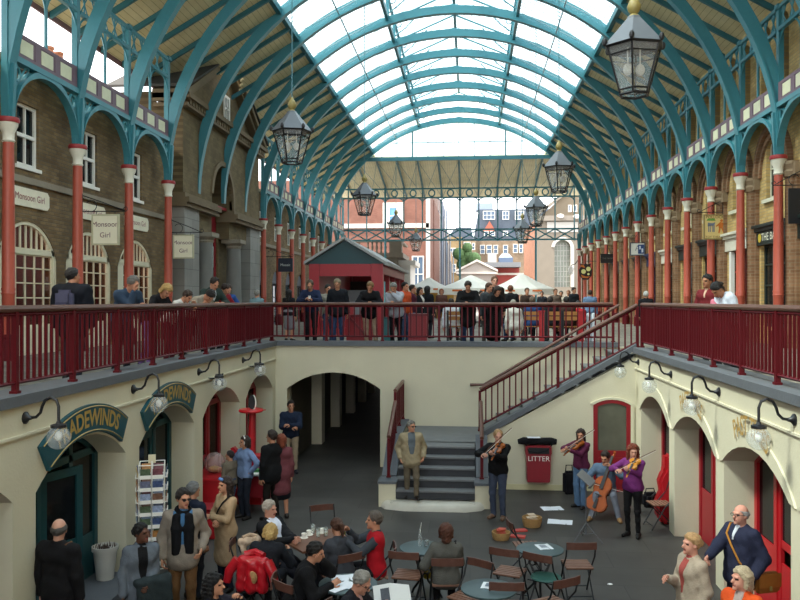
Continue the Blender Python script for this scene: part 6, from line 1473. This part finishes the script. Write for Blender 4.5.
# --- right railing
def UR(px, X=4.25): v = PX(px, 300, X); return (v.x, v.y, 0)
person('smiling man in a burgundy jumper at the right railing', UR(710), -55, 1.70, top=('#6a2226', .018), sk=SKA, hair=('short', '#15110f'), lean=6, shirt=('#c9a890', .045, .36), hl=(.2, -.25, 1.05), hr=(-.2, -.28, 1.05))
person('child in a pink top between the man in burgundy and the woman in white', UR(723, 4.1), -60, 1.5, top=('#b9697a', .016), sk=SKA, hair=('bob', '#33201a'), lean=10, hl=(.1, -.3, 1.1), hr=(-.1, -.3, 1.1), fem=True)
person('dark haired woman in a white jacket with a hood looking down from the right railing', UR(737, 4.3), -70, 1.66, fem=True, top=('#c4ccd8', .026, .0, 'hood'), sk=SKA, hair=('bun', '#120f10'), lean=34, hl=(.1, -.36, 1.12), hr=(-.1, -.38, 1.12), head=(0, 18), palmL=(0, 0, -1), palmR=(0, 0, -1))
# --- court floor, left
person('balding man in a black leather jacket facing the teal door, seen from behind', ATp(59, 519, 1.71), 170, 1.76, top=('#131214', .03, .1), hair=('bald', '#4a4642'), head=(20, 0), legs=('#17171b', 'trousers'), extra=(('strap', '#6a4a34', -1),), sk=SK2, wide=1.1, h=.011)
j = person('woman in a grey jacket with a dark coat over her arm, looking right', ATp(141, 523, 1.58), 35, 1.62, fem=True, sk=SKD, top=('#5a6068', .022, .16), shirt=('#121214', .06, .0), hair=('bun', '#0f0c0c'), head=(35, 0), hl=(.05, -.24, 1.0), hr=(-.24, -.1, .85), h=.011)
t = drape('folded_coat', 'dark green coat hung over the arm of the woman in the grey jacket', 'coat', tuple(j['w'](j['L'])), math.radians(35), [((-.13, 0, .03), (.2, .0, .05), .05, .05)]+[((-.1+.06*i, -.03, .02), (-.11+.068*i, -.045, -.44-.03*(i % 2)), .045, .05) for i in range(6)], cloth('#262e30'), amp=.005)
person('man in a beige jacket with sunglasses, black scarf and brown cords', ATp(183, 487, 1.77), 18, 1.80, top=('#857a6e', .022, .12), shirt=('#3f6488', .12, .0), extra=(('sunglasses',), ('scarf', '#111114')), legs=('#6a4c30', 'trousers'), hair=('short', '#1a1310'), head=(25, 5), hl=(.23, -.12, .96), hr=(-.25, -.06, .86), h=.011)
person('grey haired person in navy behind the man with the black scarf', ATp(193, 481, 1.65), 150, 1.68, top=('#1a2030', .026, .2), hair=('short', '#6a6a6a'))
person('woman in a fawn trench coat with folded arms and sunglasses on her hair', ATp(226, 476, 1.65), -38, 1.68, fem=True, top=('#a78d6e', .014, .44), legs=('#1c2030', 'trousers'), hair=('long', '#2a1b15'), extra=(('raised_glasses',), ('strap', '#17171a', 1)), hl=(-.02, -.25, 1.15), hr=(.02, -.22, 1.09), er=(-.8, .1, -.7), el=(.8, .1, -.7), head=(-10, 0), h=.011)
person('woman with black curly hair and her hand at her mouth at the bottom edge', seat(214, 572, 1.25, 70, 0, 'chair under the black haired woman at the bottom edge'), 70, 1.66, sit=.52, fem=True, top=('#22202a', .02), hair=('curly', '#121012'), hl=(.06, -.30, 1.05), hr=(-.05, -.3, .8), head=(15, 0), h=.011)
person('boy in a grey brown jumper beside the sweet stand', ATp(230, 451, 1.30), -120, 1.34, top=('#6f6658', .018), legs=('#34486a', 'trousers'), hair=('short', '#1f1613'), head=(25, 0))
person('girl in a denim blue top with a white hair band and hand on hip', ATp(245, 436, 1.58), -35, 1.62, fem=True, top=('#7388ac', .016), legs=('#20242e', 'trousers'), hair=('bob', '#2e2019'), extra=(('band', '#d8d4d0'),), hl=(.19, -.02, .98), el=(1, .3, -.1), hr=(-.36, -.3, 1.05), head=(-25, 0))
person('man in a black jacket with his back half turned near the dark passage', ATp(272, 430, 1.72), -125, 1.76, top=('#131416', .028, .12), legs=('#1f1b18', 'trousers'), hair=('short', '#2a1f18'), head=(15, 0))
person('red haired woman in dark pink behind the man in the black jacket', ATp(281.5, 434, 1.62), -150, 1.66, fem=True, top=('#6a3a40', .02, .35), legs=('#17181f', 'skirt'), hair=('bob', '#7a3a22'))
bag('dark blue bag held beside the red haired woman', (AT(284, 488, .0).x, AT(284, 488, 0).y, ZL+.55), (.2, .3, .36), '#161a26', .3)
person('man in a navy jumper and beige trousers standing with folded arms by the passage', ATp(291, 400, 1.77), 12, 1.80, top=('#1a2438', .026), legs=('#9a8a74', 'trousers'), hair=('short', '#1d1614'), hl=(-.02, -.26, 1.17), hr=(.02, -.23, 1.11), er=(-.85, .1, -.6), el=(.85, .1, -.6), shoes='#1a2030', head=(10, 0), wide=1.05)
bag('blue rucksack by the elbow of the man with folded arms', (AT(284, 430, 1.2).x-.1, AT(289, 400, 1.77).y+.2, ZL+.95), (.26, .2, .4), '#1d3f86', .2, 'rucksack')
# --- seated cafe group
t = drape('beige_coat', 'beige coat folded over the dark chair by the black case', 'coat', tuple(BEIGE), .3, [((-.11, 0, 0), (.1, .02, .02), .055, .05), ((-.08, -.03, -.02), (-.09, -.04, -.15), .045, .035), ((.07, 0, -.02), (.09, .0, -.2), .045, .04)], cloth('#b39c86'))
b = MB(); b.tube([(-.1, .0, .05), (0, .03, .08), (.1, .0, .06)], .03, 8); b.build('collar', cloth('#a58d76'), t, smooth=True)
j = person('man in a black suit and open white shirt reclining at the wooden table', seat(268, 501, 1.25, 62, -16, 'dark chair under the man in the black suit and white shirt'), 62, 1.76, sit=.50, lean=-16, top=('#15161a', .024), shirt=('#cfd4e2', .10, -.02), legs=('#171a24', 'trousers'), hair=('short', '#a39a8e'), sk='#c08a74', head=(10, 22), hl=(.0, -.34, .78), hr=(-.04, -.30, .76), fl=(.12, -.85, .10), fr=(-.08, -.78, .09), h=.011)
person('blond person in a dark jacket slumped over the wooden table', seat(270, 524, 1.17, 172, 26, 'chair with a red leather jacket hung on its back'), 172, 1.68, sit=.52, lean=26, top=('#181a20', .026), hair=('bob', '#b8975c'), hl=(.2, -.5, .78), hr=(-.2, -.5, .78), head=(20, 20), h=.011)
v = seat(270, 524, 1.17, 172, 26); a = math.radians(172); RLJ = mat('#a31420', .3, 0, .2, 8, .5, 12)
t = drape('red_leather_jacket', 'red leather jacket hung on the chair of the slumped blond person', 'jacket', (v[0]-math.sin(a)*.30, v[1]+math.cos(a)*.30, ZL+.72), a+PI, [((-.15, 0, .13), (.15, 0, .13), .065, .065), ((-.13, -.02, .1), (-.15, -.04, -.2), .07, .07), ((.13, -.02, .1), (.15, -.04, -.2), .07, .07), ((0, -.03, .1), (0, -.05, -.2), .075, .08), ((-.13, .1, .1), (.13, .1, .1), .05, .05)], RLJ, 'body', .3, .006)
for s_ in (-1, 1): b = MB(); b.tube([(s_*.2, -.02, .14), (s_*.30, -.06, .0), (s_*.33, -.08, -.14)], [.07, .065, .05], 10); b.build('sleeve', RLJ, t, smooth=True)
b = MB(); b.tube([(-.13, .03, .19), (0, .07, .22), (.13, .03, .19)], .05, 8); b.build('collar', RLJ, t, smooth=True)
b = MB(); b.ball((.03, -.10, -.05), .07, 6, 0, (1, .25, 1.2)); b.build('printed_emblem', mat('#a07a50', .5, 0, .6, 30), t)
person('woman with a brown ponytail in a grey hooded top at the wooden table', seat(337, 518, 1.22, -140, 14, 'brown chair under the woman with the ponytail'), -140, 1.66, sit=.52, lean=14, fem=True, top=('#3c3e44', .026, .0, 'hood'), hair=('pony', '#4a2c1c'), legs=('#1c1d22', 'trousers'), hl=(.12, -.42, .78), hr=(-.12, -.45, .78), h=.011)
j = person('man in a red waistcoat holding a yellow drink at the cafe table', seat(375, 515, 1.25, -82, 2, 'brown chair under the man in the red waistcoat'), -82, 1.76, sit=.52, lean=2, top=('#3a3e44', .014), extra=(('patch', '#a81622'),), hair=('short', '#5a5048'), legs=('#1a1a1e', 'trousers'), hl=(.10, -.40, .92), hr=(-.06, -.38, 1.02), h=.011)
c = j['w'](j['R']); t = thing('beer_glass', 'glass of yellow drink in the hand of the man in the red waistcoat', 'glass', (c.x-.07, c.y, c.z-.07)); b = MB(); b.lathe([(.03, 0), (.036, .13), (.034, .13), (.027, .01), (0, .01)], 12); b.build('glass', CLEAR, t); b = MB(); b.lathe([(.026, .012), (.031, .1)], 12); b.build('drink', mat('#c9b428', .15), t)
person('man in a black leather jacket resting his chin on his hand over papers', seat(314, 546, 1.20, 95, 24, 'brown chair under the man in black leather'), 95, 1.76, sit=.52, lean=24, top=('#141416', .03), hair=('short', '#17120f'), hl=(.02, -.33, 1.02), hr=(-.12, -.46, .76), el=(.5, -.6, -.8), legs=('#17181c', 'trousers'), head=(0, -8), wide=1.06, h=.011)
j = person('grey haired man with glasses reading a newspaper at the bottom edge', seat(358, 573, 1.22, 75, 16, 'chair under the grey haired newspaper reader'), 75, 1.74, sit=.52, lean=16, top=('#1c1c22', .024), hair=('receding', '#87837c'), hl=(.16, -.42, .86), hr=(-.16, -.42, .86), head=(0, 18), extra=(('glasses',),), sk='#c08a74', shirt=('#b08a84', .04, .36), h=.011)
p = P(391, 594, ZL+.86); t = thing('newspaper', 'open newspaper held by the grey haired man at the bottom edge', 'newspaper', tuple(p), .2); b = MB(); b.prism([(-.2, .0), (.0, .03), (.22, .0), (.22, .006), (.0, .036), (-.2, .006)], -.28, .12, lambda u, v, w: (u, w, v+w*.4)); b.build('page', mat('#c9c9c6', .7, 0, .05), t); b = MB(); b.prism([(-.12, .02), (-.02, .033), (-.02, .038), (-.12, .025)], -.15, .05, lambda u, v, w: (u, w, v+w*.4)); b.build('photo', mat('#3a3c44', .6, 0, .6, 20), t)
person('woman with rounded auburn hair in a grey tweed jacket seen from behind at a table', seat(446, 523, 1.23, 186, 0, 'brown slatted chair under the woman with auburn hair'), 186, 1.66, sit=.52, fem=True, top=('#55544f', .028, .0), hair=('bob', '#4f2c1e'), legs=('#16161a', 'trousers'), hl=(.24, -.2, .72), hr=(-.1, -.35, .75), extra=(('strap', '#17171a', -1),), h=.011)
bag('yellow and black shopping bag on the floor beside the table with the bottle', AT(428, 578, .12), (.2, .16, .3), '#8a7a24', .5, 'shopping_bag')
# --- on the steps, the musicians
v = PY(411, 505, 16.12); person('grey haired man in a fawn jacket and sunglasses coming down the steps', (v.x, 16.16, ZL+.175), 10, 1.62, top=('#94876c', .034, .1), shirt=('#5a6268', .08, .0), legs=('#6a6050', 'trousers'), hair=('short', '#76726a'), extra=(('sunglasses',),), head=(30, 0), hl=(.26, -.06, .93), hr=(-.24, -.02, .9), fl=(.1, -.1, .09), fr=(-.08, .14, .075), stout=1.08)
VIO = mat('#8a4a1c', .25, 0, .25, 8); VIO2 = mat('#b87a2a', .25, 0, .25, 8)
def fiddle(a, b_, up, L, lab, name, cat, m, waist=1.):
    """a: lower end of the body, b_: towards the scroll, up: the way the strings face"""
    a, b_, up = Vector(a), Vector(b_), Vector(up); d = (b_-a).normalized(); up = (up-d*up.dot(d)).normalized(); s = d.cross(up)
    t = thing(name, lab, cat, tuple(a)); f = lambda u, v, w: tuple(d*(v*L)+s*(u*L)+up*(w*L))
    half = [(.0, 0), (.11, .01), (.165, .07), (.17, .15), (.13, .22), (.11, .28), (.12, .35), (.145, .42), (.12, .52), (.06, .57), (.0, .58)]
    out = half+[(-u, v) for u, v in half[-2:0:-1]]
    b = MB(); b.prism(out, -.04, .04, f); b.build('body', m, t, bevel=.012*L, smooth=True)
    b = MB(); b.prism([(-.025, .5), (.025, .5), (.02, .93), (-.02, .93)], -.0, .045, f); b.tube([Vector(f(0, .93, .01)), Vector(f(0, .97, -.005)), Vector(f(0, 1., .02))], .022*L, 6); b.build('neck', m, t)
    b = MB(); b.prism([(-.03, .36), (.03, .36), (.018, .92), (-.018, .92)], .052, .066, f); b.prism([(-.03, .04), (.03, .04), (.015, .2), (-.015, .2)], .05, .065, f); b.prism([(-.05, .25), (.05, .25), (.05, .265), (-.05, .265)], .04, .085, f); b.build('fingerboard', BLACK, t)
    return t
def bow(a, b_, lab, L=.74):
    a, b_ = Vector(a), Vector(b_); d = (b_-a).normalized(); t = thing('bow', lab, 'bow', tuple(a)); up = d.cross(Vector((0, 1, .2))).normalized(); b = MB(); b.tube([-d*.06, d*L*.5+up*.012, d*L], .006, 6); b.build('stick', mat('#5a2f18', .3), t); b = MB(); b.tube([up*-.018, d*L-up*.016], .004, 4); b.build('hair', WHITE, t); b = MB(); b.box(tuple(-up*.01), (.02, .02, .025)); b.build('frog', BLACK, t)
def play(lab, loc, yaw, m, vlab, blab, bend, **kw):
    j = person(lab, loc, yaw, hl=(.10, -.46, 1.30), hr=(-.16, -.38, 1.28), el=(.4, -.3, -1), er=(-1, .2, -.4), head=(28, 12), palmL=(-.3, .4, .8), palmR=(.3, 0, -1), curl=(.9, .8), h=.011, **kw)
    w = j['w']; a = w(j['neck']+np.array([.09, -.09, .03])*j['s']); c = w(j['L']); c = a+(c-a).normalized()*.6
    fiddle(a, c, (0, 0, 1), .6, vlab, 'violin', 'violin', m); r = w(j['R']); mid = a.lerp(c, .36)+Vector((0, 0, .05)); bow(r, r+(mid-r)*1+(mid-r).normalized()*.0+Vector(bend), blab); return j
play('fair haired man in a black jumper playing a violin beside the steps', ATp(498, 430, 1.70), -22, VIO, 'brown violin played by the man in the black jumper', 'bow of the man in the black jumper, pointing up', (.25, 0, .35), H=1.76, top=('#101012', .02), legs=('#3a4254', 'trousers'), hair=('receding', '#a5835a'), shoes='#6a5040', sk=SK2)
play('woman in a plum jumper and flared jeans playing a violin by the stair wall', ATp(581, 428.5, 1.60), -48, VIO, 'brown violin of the woman in flared jeans', 'bow of the woman in flared jeans', (.3, 0, .25), H=1.64, fem=True, top=('#5a2440', .014), legs=('#55708f', 'flared'), hair=('long', '#2c1c16'))
play('woman with long red hair in a purple top playing a viola', ATp(633, 444, 1.64), -30, VIO2, 'golden viola played by the woman in purple', 'bow of the woman in purple', (.3, 0, .18), H=1.68, fem=True, top=('#6c2c68', .014), legs=('#121214', 'tight'), hair=('curly', '#6e3018'), shoes='#0f0f10', sk=SK2)
j = person('man in a blue grey shirt sitting and playing a cello', ATp(606, 451, 1.24), -12, 1.74, sit=.5, lean=6, top=('#566a80', .022), legs=('#6f7480', 'trousers'), hair=('short', '#2a1e18'), shoes='#8a6a44', hl=(.12, -.30, 1.0), hr=(-.34, -.42, .72), fl=(.26, -.46, .075), fr=(-.26, -.5, .075), head=(-20, 18), h=.011)
w = j['w']; a = w(np.array([-.20, -.52, .18])); c = w(np.array([.13, -.16, 1.12])); t = fiddle(a, c, tuple(w(np.array([-.25, -1, .35]))-w(np.zeros(3))), 1.2, 'large orange brown cello leaning on the seated cellist', 'cello', 'cello', mat('#9a4a1e', .25, 0, .25, 6))
b = MB(); d = (Vector(c)-Vector(a)).normalized(); b.tube([Vector((0, 0, 0)), -d*.19], .008, 6); b.build('endpin', metal('#888c90', .3), t)
r = w(j['R']); bow(r, r+Vector((.5, -.05, -.12)), 'bow held low across the cello', .72)
p = w(np.array([0, .02, 0])); t = thing('folding_stool', 'black folding stool under the cellist', 'stool', (p.x, p.y, ZL), math.radians(-12)); b = MB(); b.bx(-.2, .2, -.17, .17, .40, .44); b.build('seat', cloth('#1b1b1e'), t)
for s_ in (-1, 1): b = MB(); b.tube([(s_*.18, -.16, 0), (s_*.18, .16, .4)], .011, 5); b.build('leg', IRON, t); b = MB(); b.tube([(s_*.16, .16, 0), (s_*.16, -.16, .4)], .011, 5); b.build('leg', IRON, t)
# --- court floor, right
j = person('old bald man in a navy jacket with glasses under the right arches', ATp(741, 505, 1.69), -62, 1.74, top=('#23263a', .034, .1), hair=('bald', '#8d8a88'), extra=(('glasses',), ('strap', '#a8702e', -1)), hr=(-.08, -.44, 1.1), hl=(.25, -.06, .9), er=(-.7, .2, -.8), sk='#c58c78', legs=('#2c2e38', 'trousers'), shirt=('#c0c4cc', .04, .36), stout=1.06, h=.011)
c = j['w'](np.array([.24, .16, .86])); t = thing('satchel', 'tan leather satchel at the hip of the old man in navy', 'satchel', (c.x, c.y, c.z-.16), math.radians(-62+80)); b = MB(); b.box((0, 0, .1), (.32, .12, .24)); b.build('body', mat('#8a5522', .45, 0, .2, 8), t, bevel=.03, smooth=True); b = MB(); b.box((0, -.065, .14), (.31, .02, .17)); b.build('flap', mat('#9a6228', .45, 0, .2, 8), t, bevel=.008); b = MB(); b.box((0, -.08, .05), (.03, .015, .05)); b.build('buckle', BRASS, t)
person('fair woman in a beige cardigan with pinned up hair looking left', ATp(692, 535, 1.60), -72, 1.66, fem=True, top=('#a39482', .024, .3), shirt=('#9c4a44', .05, .1), hair=('bun', '#b08a5e'), hr=(-.02, -.30, 1.2), hl=(.22, -.05, .85), extra=(), sk='#c88f7a', stout=1.08, h=.011)
person('woman with short silver fair hair in an orange jacket at the lower right', ATp(742, 567, 1.58), -48, 1.62, fem=True, top=('#c0481c', .026, .1), shirt=('#9a8a84', .05, .2), hair=('bob', '#b3a184'), sk='#c88f7a', head=(-25, 0), h=.011)
